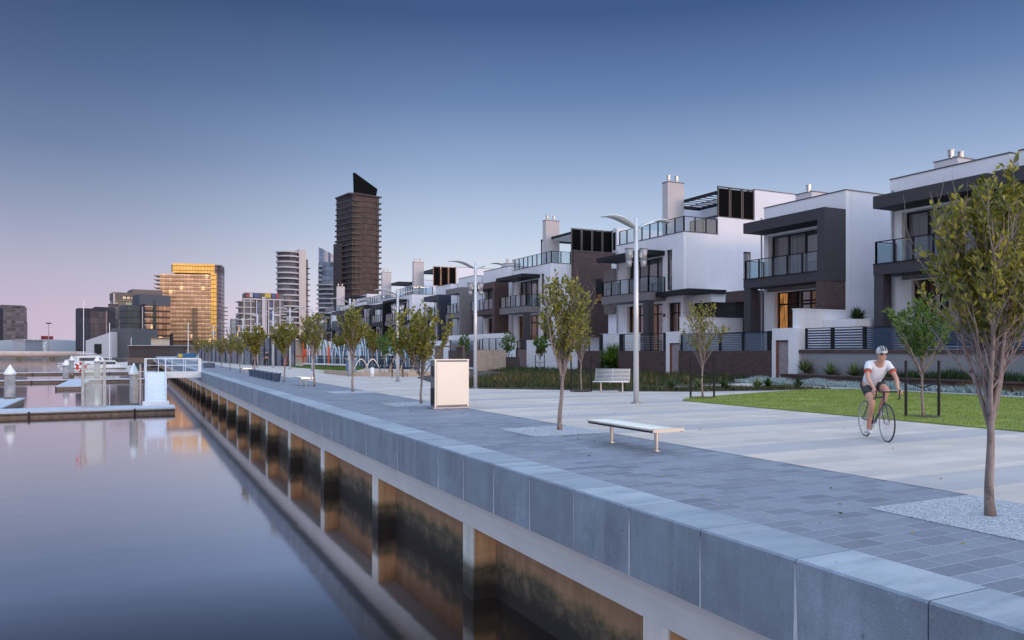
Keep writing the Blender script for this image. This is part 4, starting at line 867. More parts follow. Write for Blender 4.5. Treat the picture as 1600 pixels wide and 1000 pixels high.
MB().box(FX-.1,31.9,29.66,30.32,0,2.9).build('pier',WHITE,t); MB().box(31.9,42,29.9,30.2,0,3.9).build('wall',WHITE,t); MB().box(31.6,31.9,29.9,30.2,2.9,3.9).build('wall',WHITE,t)
cap(t,31.6,42,29.88,30.22,3.9)
MB().box(33.5,36.3,27.8,29.88,0,3.35).build('planter_box',WHITE,t)
t=thing('gate_portal','white gate opening with a silvery boarded gate, right of the long brick wall','gate',(FX,31,0),'garden gates')
MB().box(FX+.02,FX+.32,30.33,31.6,2.27,2.92).build('lintel',WHITE,t); MB().box(FX+.02,FX+.32,31.35,31.62,0,2.27).build('jamb',WHITE,t)
g=MB().box(FX+.12,FX+.18,30.36,31.22,.08,2.2).build('gate',GATEW,t); MB().box(FX+.06,FX+.24,31.22,31.35,0,2.27).build('gate_frame',REDW,t); MB().box(FX+.06,FX+.24,30.33,31.34,2.2,2.27).build('gate_frame',DARK,t); MB().box(FX+.05,FX+.11,30.42,30.5,1.0,1.3).build('handle',DARK,g)
t=thing('front_wall','long dark brick wall with blue-grey louvres behind the staked lawn tree','garden wall',(FX,35,0),FG)
MB().box(FX,FX+.3,31.66,39.68,0,1.7).build('brickwork',BRICK,t); louvres(t,32.0,33.9,1.70,2.74,SLATB); louvres(t,33.98,35.85,1.70,2.74,SLATB); louvres(t,35.93,39.5,1.70,2.76,SLATB,posts=(37.98,))
MB().box(FX+.02,FX+.26,31.68,31.92,1.7,2.8).build('end_post',DARK,t)
t=thing('boundary_wall','low white boundary wall behind the blue-grey louvres','boundary wall',(FX,39.4,0)); MB().box(31.85,37.0,39.75,40.0,0,3.85).build('wall',WHITE,t); cap(t,31.85,37,39.73,40.02,3.85)
t=thing('gate_portal','white gate opening with a pinkish gate between the two brick walls near the lamp','gate',(FX,40.3,0),'garden gates')
MB().box(FX+.02,FX+.32,39.72,41.0,2.2,2.95).build('lintel',WHITE,t); MB().box(FX+.02,FX+.32,40.65,41.0,0,2.2).build('jamb',WHITE,t)
g=MB().box(FX+.12,FX+.18,39.72,40.5,.08,2.12).build('gate',GATEW,t); MB().box(FX+.06,FX+.24,40.5,40.65,0,2.2).build('gate_frame',REDW,t)
t=thing('front_wall','dark brick wall topped with thin horizontal rails beside the white bench back','garden wall',(FX,43.5,0),FG)
MB().box(FX,FX+.3,41.02,46.6,0,1.7).build('brickwork',BRICK,t); wires(t,41.2,46.4,1.7,2.85); MB().box(FX+.02,FX+.2,41.05,41.3,1.7,2.9).build('end_post',DARK,t); MB().box(FX+.02,FX+.2,46.2,46.45,1.7,2.9).build('end_post',DARK,t)
t=thing('boundary_wall','white wall in the gap between two brick walls, above the green shrub','boundary wall',(32.6,48,0)); MB().box(32.4,32.7,45.5,50.2,0,2.95).build('wall',WHITE,t); cap(t,32.4,32.7,45.5,50.2,2.95)
t=thing('front_wall','short dark brick wall with a mesh rail behind the slender tree','garden wall',(FX,50.2,0),FG)
MB().box(FX,FX+.3,48.8,52.2,0,1.7).build('brickwork',BRICK,t); wires(t,49.1,52,1.7,2.85,9); MB().box(FX+.02,FX+.2,48.85,49.1,1.7,2.95).build('end_post',DARK,t)
t=thing('front_wall','white front wall left of the short brick wall, behind thin saplings','garden wall',(FX,56.5,0),FG)
MB().box(FX,FX+.3,52.25,61.0,0,2.6).build('wall',WHITE,t); cap(t,FX,FX+.3,52.25,61,2.6)
t=thing('gate_portal','dark-framed gate with a reddish panel between two white walls','gate',(FX,62,0),'garden gates')
g=MB().box(FX+.12,FX+.16,61.15,63.1,.2,1.85).build('gate',plain('reddish_gate',(.16,.10,.10),.3,.1),t); f=MB(); f.box(FX+.08,FX+.2,61.0,61.15,0,1.95); f.box(FX+.08,FX+.2,63.1,63.27,0,1.95); f.box(FX+.08,FX+.2,61.15,63.1,1.85,1.95); f.build('gate_frame',DARK,t); glass_rail(t,[(FX+.2,61.1),(FX+.2,63.2)],1.95,.7)
t=thing('front_wall','white front wall pier left of the reddish gate','garden wall',(FX,64.5,0),FG)
MB().box(FX,FX+.3,63.3,66.0,0,2.6).build('wall',WHITE,t); cap(t,FX,FX+.3,63.3,66,2.6)
MB().box(FX+.4,FX+.7,66,82,0,3.4).build('wall',WHITE,t)
def seg(label,kind,y0,y1):
    t=thing('front_wall',label,'garden wall',(FX,(y0+y1)/2,0),FG)
    if kind=='b': MB().box(FX,FX+.3,y0,y1,0,1.7).build('brickwork',BRICK,t); louvres(t,y0+.3,y1-.3,1.7,2.8,SLATB,.13)
    elif kind=='w': MB().box(FX,FX+.3,y0,y1,0,2.8).build('wall',WHITE,t); cap(t,FX,FX+.3,y0,y1,2.8)
    else: MB().box(FX,FX+.3,y0,y1,0,1.7).build('brickwork',BRICK,t); wires(t,y0+.1,y1-.1,1.7,2.85,8)
seg('brick and louvre wall left of the timber panel wall','b',72,80); seg('white wall with rails behind the cream cabinet','r',66.1,71.8); seg('white wall seen between the cream cabinet and the bushy tree','w',80.1,90); seg('brick and rail wall behind the bushy round tree','r',90.1,97)
seg('white wall piece left of the bushy round tree','w',97.1,104); seg('brick wall with rails behind the third lamp','r',104.1,116); seg('white wall behind the deck chairs','w',116.1,124); seg('louvre wall at the far playground end','b',124.1,140); seg('farthest pale wall of the gardens','w',140.1,170)
# pale timber panel wall and corten-like frame near the bed
t=thing('panel_wall','pale weathered timber panel wall standing behind the hedge, right of the second lamp','panel wall',(24,54,0))
m=MB()
for k in range(5): m.box(25.2+k*.56,25.75+k*.56,58,58.2,0,1.75)
m.build('board',PALET,t)
t=thing('planter_box','square brown metal planter holding the small green tree behind the hedge','planter box',(29.3,60.5,0)); MB().box(28.6,30.2,59.8,61.2,0,1.15).build('box',plain('brown_planter',(.06,.045,.045)),t)
t=thing('frame_shelter','brown steel frame just right of the cream cabinet','shelter',(23.5,59.5,0)); m=MB(); m.box(22.6,22.8,59,60.5,0,2.0); m.box(24.5,24.7,59,60.5,0,2.0); m.box(22.6,24.7,59,60.5,2.0,2.12); m.build('frame',plain('corten_frame',(.14,.09,.075)),t)
# hoarding along the river bend
t=thing('hoarding','long blue-grey hoarding fence at the far bend of the promenade','hoarding',(12,110,0)); m=MB()
pp=[(15.6,84.5,3.2),(13.2,94,3.2),(11.4,120,2.7),(10.6,150,2.5)]
for a,b in zip(pp,pp[1:]):
    d=Vector((b[0]-a[0],b[1]-a[1],0)); n=Vector((d.y,-d.x,0)).normalized()*.05; i=len(m.v)
    m.v+=[(a[0],a[1],0),(b[0],b[1],0),(b[0],b[1],b[2]),(a[0],a[1],a[2])]+[(a[0]+n.x,a[1]+n.y,0),(b[0]+n.x,b[1]+n.y,0),(b[0]+n.x,b[1]+n.y,b[2]),(a[0]+n.x,a[1]+n.y,a[2])]
    for f in((0,3,2,1),(4,5,6,7),(3,7,6,2),(0,4,7,3),(1,2,6,5)): m.f.append(tuple(i+k for k in f)); m.r.append(0)
hs=NT('hoarding_panels'); st=hs.noise(1,5,hs.pos((1.2,.5,.5))); hs.base(hs.mix(hs.rng(st,.35,.65,0,1),(.10,.115,.16),(.24,.24,.28))); hs.set(.6)
m.build('panel',hs.m,t); m=MB()
for a,b in zip(pp,pp[1:]):
    for k in range(6):
        u=k/6; MB().box(a[0]+(b[0]-a[0])*u-.12,a[0]+(b[0]-a[0])*u-.02,a[1]+(b[1]-a[1])*u-.05,a[1]+(b[1]-a[1])*u+.05,0,a[2]+.1).build('fence_post',DARK,t)
t=thing('banner','bright blue and yellow banner at the far end of the hoarding','banner',(9.5,152,0)); MB().box(7.0,10.2,151,151.1,.2,1.2).build('panel',plain('banner_blue',(.03,.16,.32)),t); MB().box(7.2,7.9,150.93,150.98,.5,1.1).build('sun_patch',YELL,t); MB().box(7.1,10.1,150.94,150.99,.22,.42).build('yellow_strip',YELL,t)
# ================================================================ trees
def leaf(m,p,d,L,W_,rg):
    """a folded leaf: two quads along d"""
    d=d.normalized(); s=d.cross(Vector((rg.uniform(-1,1),rg.uniform(-1,1),rg.uniform(-1,1))))
    if s.length<.1: return
    s.normalize(); n=d.cross(s); q=rg.random()
    a=p; b=p+d*L; mid=p+d*L*.58
    l=mid+s*W_*.5+n*W_*.16; r_=mid-s*W_*.5+n*W_*.16
    i=len(m.v); m.v+=[tuple(a),tuple(l),tuple(b),tuple(r_)]
    m.f+=[(i,i+1,i+2),(i,i+2,i+3)]; m.r+=[q,q]
def tree(name,label,x,y,H,hf,cw,seed,nl=7,leafL=.085,leafW=.034,dens=1.0,z0l=.42,lean=(0,0),off=(0,0),drop=.25,tk_=1.0,tr=.055,group=None,spire=0,mat=None,tw=1.0,shape=1.0,skew=0):
    """young vase-shaped tree: trunk to the fork height hf, upright limbs, twigs, and leaves set round the twigs"""
    rg=random.Random(seed); t=thing(name,label,'tree',(x,y,0),group)
    O=Vector((x,y,0)); tk=MB(); lf=MB()
    # trunk
    n=7; pts=[];rs=[]
    for k in range(n+1):
        u=k/n; pts.append(O+Vector((lean[0]*u+.02*math.sin(5*u+seed),lean[1]*u+.02*math.cos(4*u+seed),hf*u))); rs.append(tr*(1.22-.42*u if k else 1.45))
    tk.tube([tuple(p) for p in pts],rs,9); F_=pts[-1]
    def crownR(z):   # allowed radius of the crown at height z
        u=(z-H*z0l)/(H*(1-z0l)); u=max(0,min(1,u)); return cw*(math.sin(PI*(u**.75)*.93+.18)**.75)*shape+.05
    def twig(p,d,L,r,lv):
        # curved shoot, turning upward; leaves along the outer part
        npt=5; P=[p]; dd=d.normalized(); step=L/npt
        for k in range(npt):
            dd=(dd+Vector((rg.uniform(-.13,.13),rg.uniform(-.13,.13),rg.uniform(.02,.15)))).normalized(); P.append(P[-1]+dd*step)
        tk.tube([tuple(q) for q in P],[r*(1-.8*k/npt) for k in range(npt+1)],5 if lv else 6,False)
        return P,dd
    def leaves(P,a0,num):
        for k in range(num):
            u=a0+(1-a0)*rg.random()**.8; s=u*(len(P)-1); i=min(int(s),len(P)-2); q=P[i].lerp(P[i+1],s-i)
            if q.z<H*z0l*rg.uniform(.92,1.12): continue
            if math.hypot(q.x-O.x-lean[0]-off[0],q.y-O.y-lean[1]-off[1])>crownR(q.z)*rg.uniform(.95,1.35): continue
            d=(P[i+1]-P[i]).normalized(); o=d.orthogonal().normalized(); o.rotate(Matrix.Rotation(rg.uniform(0,2*PI),3,d)); dl=(d*rg.uniform(.35,1.0)+o*rg.uniform(.5,1)+Vector((0,0,.25)))
            k_=rg.uniform(.7,1.25); leaf(lf,q+o*.005,dl,leafL*k_,leafW*k_*rg.uniform(.85,1.2),rg)
    for i in range(nl):
        a=2*PI*i/nl+rg.uniform(-.35,.35); base=F_ if i%2 else pts[-2].lerp(F_,rg.random())
        tilt=(rg.uniform(.22,.85) if i else .12)*tk_; d=Vector((math.cos(a)*tilt,math.sin(a)*tilt,1))
        L=(H-hf)*rg.uniform(.8,1.0)*(1-.30*tilt) if i else (H-hf)*.86
        P,dd=twig(base,d,L,tr*.62 if i else tr*.8,0)
        for j in range(int(9*tw)):
            u=.18+.8*j/(9*tw); s=u*(len(P)-1); ii=min(int(s),len(P)-2); q=P[ii].lerp(P[ii+1],s-ii)
            az=rg.uniform(0,2*PI); out=Vector((q.x-F_.x,q.y-F_.y,0)); d2=Vector((math.cos(az)*.55,math.sin(az)*.55,rg.uniform(.35,1)))+out*.25
            R_=crownR(q.z+.25); o2=(q-O-Vector((lean[0],lean[1],0))); far_=Vector((o2.x,o2.y,0)).length/max(R_,.05)
            if far_>1: d2=Vector((-o2.x*.5,-o2.y*.5,1.1))
            L2=(H-hf)*rg.uniform(.17,.36); L2=min(L2,max(.1,H-q.z)*.75)
            P2,_=twig(q,d2,L2,tr*.22,1)
            if rg.random()<drop: continue
            leaves(P2,.1,int(30*dens))
            for jj in range(2):
                s=rg.uniform(.3,.9)*(len(P2)-1); ii=min(int(s),len(P2)-2); q=P2[ii].lerp(P2[ii+1],s-ii); d3=Vector((rg.uniform(-.7,.7),rg.uniform(-.7,.7),rg.uniform(.4,1)))
                P3,_=twig(q,d3,L2*rg.uniform(.4,.7),tr*.12,1); leaves(P3,.05,int(26*dens))
        leaves(P,.6,int(30*dens))
    if spire:
        P,dd=twig(pts[-1]+Vector((0,0,(H-hf)*.3)),Vector((.02,.0,1)),(H-hf)*.7,tr*.3,1); P[-1].z=H; leaves(P,.45,int(60*dens))
    if not spire and H<3.9 and group==TG:
        for q_ in range(3): P,dd=twig(pts[-1]+Vector((rg.uniform(-.05,.05),rg.uniform(-.05,.05),(H-hf)*.45)),Vector((rg.uniform(-.2,.2),rg.uniform(-.2,.2),1)),(H-hf)*.5,tr*.25,1); leaves(P,.35,int(26*dens))
    if spire==2:
        for ox,oy,hh in((.18,-.12,.98),(.30,-.2,.93),(-.16,.1,.9),(.05,.15,.95)):
            P,dd=twig(O+Vector((ox*.8,oy*.8,H*.72)),Vector((ox*.15,oy*.15,1)),H*(hh-.72),tr*.26,1); leaves(P,.2,int(50*dens))
    tk.build('trunk',BARK,t,True); lf.build('crown',mat or LEAF,t,False,rnd=True); return t
TG='young street trees along the promenade'
tree('street_tree','nearest street tree, cut by the right edge, with bare lower limbs',7.95,4.93,3.68,.98,.78,11,nl=13,tr=.041,leafL=.082,leafW=.033,dens=.98,z0l=.50,group=TG,spire=2,lean=(.0,.02),off=(.09,-.05),drop=.2,tw=1.2,shape=.85,tk_=.52)
tree('street_tree','slim promenade tree with a pointed crown to the left of the slatted bench',8.25,14.41,3.45,1.1,.66,23,nl=8,tr=.042,dens=.66,z0l=.36,tk_=.62,group=TG,lean=(.05,.0),leafL=.10,leafW=.04,spire=1)
tree('street_tree','round bushy yellow-green promenade tree beside the cream cabinet',8.35,23.6,3.3,.85,1.3,35,nl=12,tr=.036,dens=.78,z0l=.42,tk_=1.2,group=TG,leafL=.11,leafW=.05,tw=1.2)
tree('street_tree','tall dark narrow promenade tree left of the third lamp',8.15,31.5,3.75,1.25,.85,41,nl=8,tr=.042,dens=.75,z0l=.36,tk_=.8,group=TG,leafL=.12,leafW=.05)
tree('street_tree','promenade tree with see-through crown right of the dark cube seats',7.75,37.2,3.7,1.3,.95,52,nl=8,tr=.042,dens=.5,z0l=.36,tk_=.8,group=TG,leafL=.12,leafW=.05)
tree('street_tree','promenade tree standing at the near end of the dark cube seats',7.4,43.2,3.4,1.3,.9,61,nl=8,tr=.042,dens=.6,z0l=.40,group=TG,leafL=.14,leafW=.06)
tree('street_tree','broad leafy promenade tree at the far end of the dark cube seats',7.35,54.4,3.4,1.1,1.25,72,nl=9,tr=.045,dens=.65,z0l=.36,group=TG,leafL=.17,leafW=.08)
ft=[('street_tree','first of the small trees in front of the hoarding, beside the far bench',7.6,64.5),('street_tree','small promenade tree behind the far bench, dense and wide',7.6,71.5),('street_tree','small tree midway along the hoarding',7.7,80),('street_tree','tree in front of the golden tower foot',7.9,97),('street_tree','farthest rounded tree at the river bend, touching the golden tower',8.0,116)]
for k_,(nm,lb,x,y) in enumerate(ft): tree(nm,lb,x,y,(3.1,3.3,3.0,3.4,3.6)[k_],1.1,(.85,1.05,.8,1.0,1.2)[k_],83+k_*7,nl=7+k_%3,tr=.04,dens=.30,z0l=.38,group=TG,leafL=.14,leafW=.062,tk_=1.1)
# staked lawn trees
def stakes(t,x,y,dx=.42,h=1.45):
    for sg,nm in((-1,0),(1,0)):
        px_=x+sg*dx*math.cos(YAW); py_=y-sg*dx*math.sin(YAW); MB().cyl(px_,py_,0,h,.035,n=8).build('stake',DARK,t)
        m=MB(); m.tube([(px_,py_,h*.62),(x,y,h*.52)],.02,6); m.build('tie',DARK,t)
for (x,y,H_,cw,seed,lb,mt,dn) in ((18.3,21.7,3.65,.72,91,'staked sapling with a bare vase of twigs at the tip of the lawn',LEAF,.42),(18.05,12.95,3.2,.95,97,'staked sapling on the lawn right of the cyclist',LEAFG,.75),(16.7,27.4,3.4,.8,103,'staked sapling on the paving left of the white-backed bench',LEAF,.5)):
    t=tree('staked_tree',lb,x,y,H_,1.15,cw,seed,nl=8,tr=.032,dens=dn,z0l=.46,group='staked young trees',leafL=.10,leafW=.042,mat=mt,tw=.9); stakes(t,x,y)
    MB().cyl(x,y,-.002,.04,.38,n=20).build('mulch_ring',MULCH,t)
# background saplings
for (x,y,H_,cw,seed,lb) in ((29.4,60.5,3.8,.6,111,'fresh green sapling in the brown planter box'),(27.6,66,3.6,.5,113,'thin green sapling just right of the second lamp pole'),(28.0,52.0,3.1,.55,117,'wispy sapling group against the white wall'),(16.6,55,3.3,.8,119,'green sapling left of the bushy round tree'),(15.2,47.5,3.4,.7,121,'staked green sapling behind the bushy round tree, by the deck chairs')):
    t=tree('sapling',lb,x,y,H_,1.0,cw,seed,nl=6,tr=.03,dens=.6,z0l=.30,group='background saplings',leafL=.15,leafW=.08,mat=LEAFG,tw=.8); stakes(t,x,y,.35,1.4)
for (x,y,H_,cw,seed,lb,mt) in ((20.5,72,3.8,1.3,131,'leafy tree between the playground and the third lamp',LEAF),(22,90,4.2,1.5,133,'leafy tree rising above the orange play structure',LEAF),(19.5,98,4.2,1.6,137,'tree behind the blue play drum',LEAF)):
    tree('park_tree',lb,x,y,H_,1.1,cw,seed,nl=8,tr=.06,dens=.8,z0l=.32,group='park trees',leafL=.2,leafW=.1,mat=mt,tw=.8)
# ================================================================ low planting
def blades(name,poly,n,h,wd,mat,seed,z=.02,lean=.35,kind='stuff',parent=None,zf=None):
    rg=random.Random(seed); m=MB(); xs=[p[0] for p in poly];ys=[p[1] for p in poly]
    def inside(x,y):
        c=False;j=len(poly)-1
        for i in range(len(poly)):
            if (poly[i][1]>y)!=(poly[j][1]>y) and x<(poly[j][0]-poly[i][0])*(y-poly[i][1])/(poly[j][1]-poly[i][1])+poly[i][0]: c=not c
            j=i
        return c
    k=0
    while k<n:
        x=rg.uniform(min(xs),max(xs));y=rg.uniform(min(ys),max(ys))
        if not inside(x,y): continue
        k+=1; hh=h*rg.uniform(.5,1.2)*(.82+.22*math.sin(x*2.3+math.sin(y*1.7))+.16*math.sin(y*3.1+x)); a=rg.uniform(0,2*PI); l=rg.uniform(0,lean)*hh; dx,dy=math.cos(a),math.sin(a); b=rg.uniform(0,PI); wx,wy=math.cos(b)*wd/2,math.sin(b)*wd/2
        i=len(m.v); m.v+=[(x-wx,y-wy,z),(x+wx,y+wy,z),(x+dx*l*.5+wx*.7,y+dy*l*.5+wy*.7,z+hh*.6),(x+dx*l*.5-wx*.7,y+dy*l*.5-wy*.7,z+hh*.6),(x+dx*l,y+dy*l,z+hh)]
        m.f+=[(i,i+1,i+2,i+3),(i+3,i+2,i+4)]; q=rg.random(); m.r+=[q,q]
    o=m.build(name,mat,parent,rnd=True)
    if not parent: tag(o,kind=kind)
    return o
g=blades('lawn_grass',[(16.75,8),(28,8),(28.3,12),(28.6,20),(28.2,23.5),(26.6,24.2),(22.5,23.2),(19.5,22.2),(17.2,21.3),(16.75,20.7)],52000,.055,.012,GRASSM,3,.02,.8); tag(g,'short green lawn grass','grass')
HB=[(13.1,33.0),(13.95,31.8),(17.8,28.0),(18.5,27.7),(21.2,29.0),(31.2,32.0),(31.2,48),(25,50),(18,41)]
g=blades('hedge_planting',HB,20000,.37,.035,HEDGE,5,.02,.45); tag(g,'strip of tall dark green grassy planting','planting')
g=blades('hedge_planting',[(22,33),(31.3,32.5),(31.3,62),(27,62)],9000,.38,.05,LEAFD,6,.02,.6); tag(g,'dark low shrubs along the garden walls','planting')
g=blades('hedge_planting',[(14,33),(18,28.4),(24,30),(30,32.5),(29,45),(20,42)],900,.48,.05,RUST,61,.02,.5); tag(g,'brownish seed heads standing above the dark grassy planting','planting')
g=blades('front_planting',BED2,3500,.22,.03,HEDGE,7,.02,.9); tag(g,'sparse low planting on mulch at the lawn edge','ground cover')
g=blades('silver_planting',[(29.95,16),(30.35,16),(30.4,31.6),(28.5,31.2),(29.5,28)],9000,.30,.05,SILV,8,.02,.9); tag(g,'silver-blue foliage edging the garden path','ground cover')
g=blades('planter_planting',[(30.75,8.2),(31.45,8.2),(31.45,25.2),(30.75,25.2)],6000,.55,.05,LEAFD,9,.3,.6); tag(g,'dark leafy planting in the brick planter','planting')
g=blades('rusty_planting',[(30.0,8.2),(30.4,8.2),(30.4,20),(30.0,20)],4000,.45,.03,RUST,10,.02,.6); tag(g,'rust-coloured tuft grasses below the planter','planting')
def spiky(name,label,x,y,z,h,n,seed,mat=YUCM,wd=.05,trunk=.25,group=None):
    rg=random.Random(seed); t=thing(name,label,'plant',(x,y,z),group); m=MB(); c=Vector((x,y,z+trunk))
    for k in range(n):
        a=rg.uniform(0,2*PI); e=rg.uniform(-.25,1.45); L=h*rg.uniform(.7,1.1); d=Vector((math.cos(a)*math.cos(e),math.sin(a)*math.cos(e),math.sin(e))); s=Vector((-math.sin(a),math.cos(a),0))*wd/2; q=rg.random()
        p1=c+d*L*.55; p2=c+d*L+Vector((0,0,-L*.12*math.cos(e))); i=len(m.v)
        m.v+=[tuple(c-s*.5),tuple(c+s*.5),tuple(p1+s),tuple(p1-s),tuple(p2)]; m.f+=[(i,i+1,i+2,i+3),(i+3,i+2,i+4)]; m.r+=[q,q]
    m.build('leaves',mat,t,rnd=True)
    if trunk: MB().cyl(x,y,z,z+trunk,.07,.06,n=8).build('stem',BARK,t)
    return t
SG='spiky yucca plants in the brick planter'
spiky('yucca','tallest spiky yucca, first right of the white boundary wall',31.1,28.9,.36,.85,170,1,group=SG)
spiky('yucca','bushy yucca in the middle between two others',31.1,27.3,.36,.72,170,2,group=SG,trunk=.15)
spiky('yucca','yucca just left of the cyclist',31.1,25.9,.36,.75,170,3,group=SG,trunk=.15)
rg=random.Random(4)
for k,(x,y,lb) in enumerate(((20.4,26.2,'spiky cordyline left of the staked sapling'),(21.7,26.0,'larger spiky plant left of the staked sapling, yellow in part'),(22.6,25.35,'spiky plant directly behind the staked sapling'),(24.3,25.2,'yellowish spiky plant right of the staked sapling'),(25.1,25.4,'dark fan-shaped plant between two spiky ones on the lawn edge'),(26.6,25.1,'last spiky plant at the right end of the mulch bed'))):
    spiky('cordyline',lb,x,y,.02,.5,110,20+k,mat=YUCM if k in(1,3) else LEAFD,wd=.06,trunk=.06,group='spiky plants in the mulch bed')
spiky('flax_clump','dark strappy clump above the navy louvres, in the raised white planter',34.6,28.6,3.3,.85,260,40,mat=LEAFD,wd=.07,trunk=.0); spiky('flax_clump','smaller strappy clump at the right end of the raised planter',35.6,27.7,3.3,.55,120,41,mat=LEAFD,wd=.06,trunk=.0)
spiky('shrub','bright green shrub in the gap between the brick walls',31.9,47.7,.0,1.9,700,42,mat=LEAFG,wd=.10,trunk=.5)
# ================================================================ street lamps
def lamp(x,y,label,H_=6.0):
    t=thing('street_lamp',label,'street lamp',(x,y,0),'winged street lamps')
    MB().tube([(x,y,0),(x,y,3.2),(x,y,H_)],[.092,.08,.062],16).build('pole',LAMPP,t,True)
    MB().cyl(x,y,0,.03,.17,n=16).build('base_plate',STEEL,t)
    for sg in(-1,1):
        # curved wing: a thin arched plate of varying width
        m=MB(); n=10; i0=0
        for k in range(n+1):
            u=k/n; r=.10+1.2*u; z=H_-.32+.34*math.sin(u*2.0)-.06*u; hw=.05+.21*math.sin(PI*min(1,u*.85+.08))**.8
            if k==n: hw=.10
            for s_ in(-1,1):
                m.v.append((x+sg*r,y+s_*hw,z)); m.v.append((x+sg*r,y+s_*hw,z+.03))
        for k in range(n):
            a=4*k;b=a+4
            for f in((a,b,b+2,a+2),(a+1,a+3,b+3,b+1),(a,a+1,b+1,b),(a+2,b+2,b+3,a+3)): m.f.append(f); m.r.append(0)
        m.f.append((0,2,3,1)); m.f.append((4*n,4*n+1,4*n+3,4*n+2)); m.r+=[0,0]
        m.build('wing',LAMPP,t,True)
        MB().tube([(x,y,H_-.32),(x+sg*.45,y,H_-.2)],.018,6).build('wing_arm',STEEL,t)
        c=MB(); cx=x+sg*.235*math.cos(YAW); cy=y-sg*.235*math.sin(YAW); c.tube([(cx,cy,4.42),(cx,cy,4.62)],[.085,.10],16); c.tube([(cx,cy,4.63),(cx,cy,5.0)],[.10,.135],16); c.tube([(cx,cy,5.0),(cx,cy,5.02)],[.145,.145],16); c.build('floodlight',STEEL,t,True)
        MB().box(cx-.12 if sg>0 else cx-.02,cx+.02 if sg>0 else cx+.12,cy-.05,cy+.05,4.72,4.9).build('bracket',LAMPP,t)
    return t
L0=lamp(14.6,20.54,'nearest winged street lamp, in front of the big three-storey white house')
for x,y,lb,s_ in ((13.8,31.74,'second winged street lamp, right of the cream cabinet',.95),(13.0,40.6,'third winged street lamp, carrying the small street sign',.84),(12.9,50.6,'fourth winged street lamp, behind the tall dark tree',.86),(13.6,66,'fifth winged street lamp, near the white playground bench',.9),(13.0,73,'winged street lamp in front of the orange play structure',.95),(12.5,79.5,'winged street lamp beside the blue play drum',.95),(12.2,88,'winged street lamp right of the two dark-clothed people',.95),(12.0,99,'winged street lamp in front of the apartment block',.95),(11.8,113,'winged street lamp at the left of the apartment block',.95),(11.5,132,'farthest winged street lamp near the golden tower',.95)):
    c=copy_tree(L0); c.location=(x,y,0); c['label']=lb; c.scale=(1,1,s_)
t=thing('street_sign','small white and blue street sign blade on the third lamp pole','street sign',(13.1,40.6,2.6)); MB().box(13.1,14.35,40.45,40.48,2.55,2.72).build('blade',WPAINT,t); MB().box(13.25,14.1,40.44,40.449,2.60,2.67).build('lettering_strip',STREETB,t)
# ================================================================ seats, cabinet, bins
def slat_bench(name,label,x,y,L=1.95,W_=.62,z=.41,group='backless slatted benches'):
    t=thing(name,label,'bench',(x,y,0),group)
    m=MB(); n=int(L/.045)
    for k in range(n): yy=y-L/2+.02+k*(L-.04)/(n-1); m.tube([(x-W_/2,yy,z-.035),(x-W_/2+.02,yy,z-.005),(x+W_/2-.02,yy,z-.005),(x+W_/2,yy,z-.035)],.011,6)
    m.build('seat_slats',STAIN,t,True)
    m=MB(); m.box(x-W_/2+.01,x-W_/2+.035,y-L/2,y+L/2,z-.065,z-.036); m.box(x+W_/2-.035,x+W_/2-.01,y-L/2,y+L/2,z-.065,z-.036); m.box(x-.02,x+.02,y-L/2,y+L/2,z-.05,z-.018); m.build('side_rail',DARK,t)
    for sg in(-1,1): MB().box(x-W_/2-.005,x+W_/2+.005,y+sg*L/2-.015,y+sg*L/2+.015,z-.055,z+.005).build('end_plate',STAIN,t)
    for yy in(y-L*.34,y+L*.34):
        l=MB(); l.tube([(x,yy,z-.05),(x,yy,.01)],[.042,.03],12); l.box(x-W_/2+.04,x+W_/2-.04,yy-.02,yy+.02,z-.075,z-.05); l.cyl(x,yy,0,.012,.07); l.build('leg',STAIN,t)
    return t
b0=slat_bench('slatted_bench','nearest backless steel bench with cross slats on the dark paving',7.93,11.25,2.0)
for y,lb in ((38.5,'second backless bench, right of the dark cube seats'),(60.5,'backless bench near the small hoarding trees')):
    c=copy_tree(b0); c.location=(7.5,y,0); c['label']=lb
t=thing('bench','white steel bench with a high sloping back beside the hedge','bench',(17.6,26.5,0))
ax=Vector((.72,-.69,0)); bk=Vector((.69,.72,0)); C0=Vector((17.65,26.55,0)); Lb=1.45
def wpt(u,v,z): return tuple(C0+ax*u+bk*v+Vector((0,0,z)))
m=MB()
for v,z in ((-.36,.43),(-.30,.445),(-.23,.445),(-.16,.44),(-.09,.435),(-.02,.43),(.05,.43),(.11,.44)): m.tube([wpt(-Lb/2,v,z),wpt(Lb/2,v,z)],.016,6)
m.build('seat_slats',WPAINT,t,True); m=MB()
for k in range(9): m.tube([wpt(-Lb/2,.14+.02*k,.49+.055*k),wpt(Lb/2,.14+.02*k,.49+.055*k)],.016,6)
m.build('back_slats',WPAINT,t,True); m=MB()
for u in(-Lb/2+.02,Lb/2-.02,0): m.tube([wpt(u,-.36,.41),wpt(u,.08,.41),wpt(u,.16,.47),wpt(u,.33,.95)],.022,6)
m.build('bracket',STEEL,t)
for u in(-.45,.45): MB().tube([wpt(u,-.15,.41),wpt(u,0,.38),wpt(u,.0,.0)],.035,8).build('leg',STAIN,t)
t=thing('utility_cabinet','cream-faced steel cabinet standing on the dark paving','cabinet',(8.4,21.7,0))
MB().box(7.88,8.94,21.1,21.47,.05,1.42).build('body',GREYM,t,bevel=.01); MB().box(7.82,9.0,21.02,21.55,0,.05).build('plinth',STEEL,t)
d_=MB().box(7.93,8.90,21.06,21.098,.10,1.37).build('door',CREAM,t,bevel=.008); m=MB(); m.box(7.86,8.96,21.075,21.49,1.42,1.45); m.build('lid',CREAM,t)
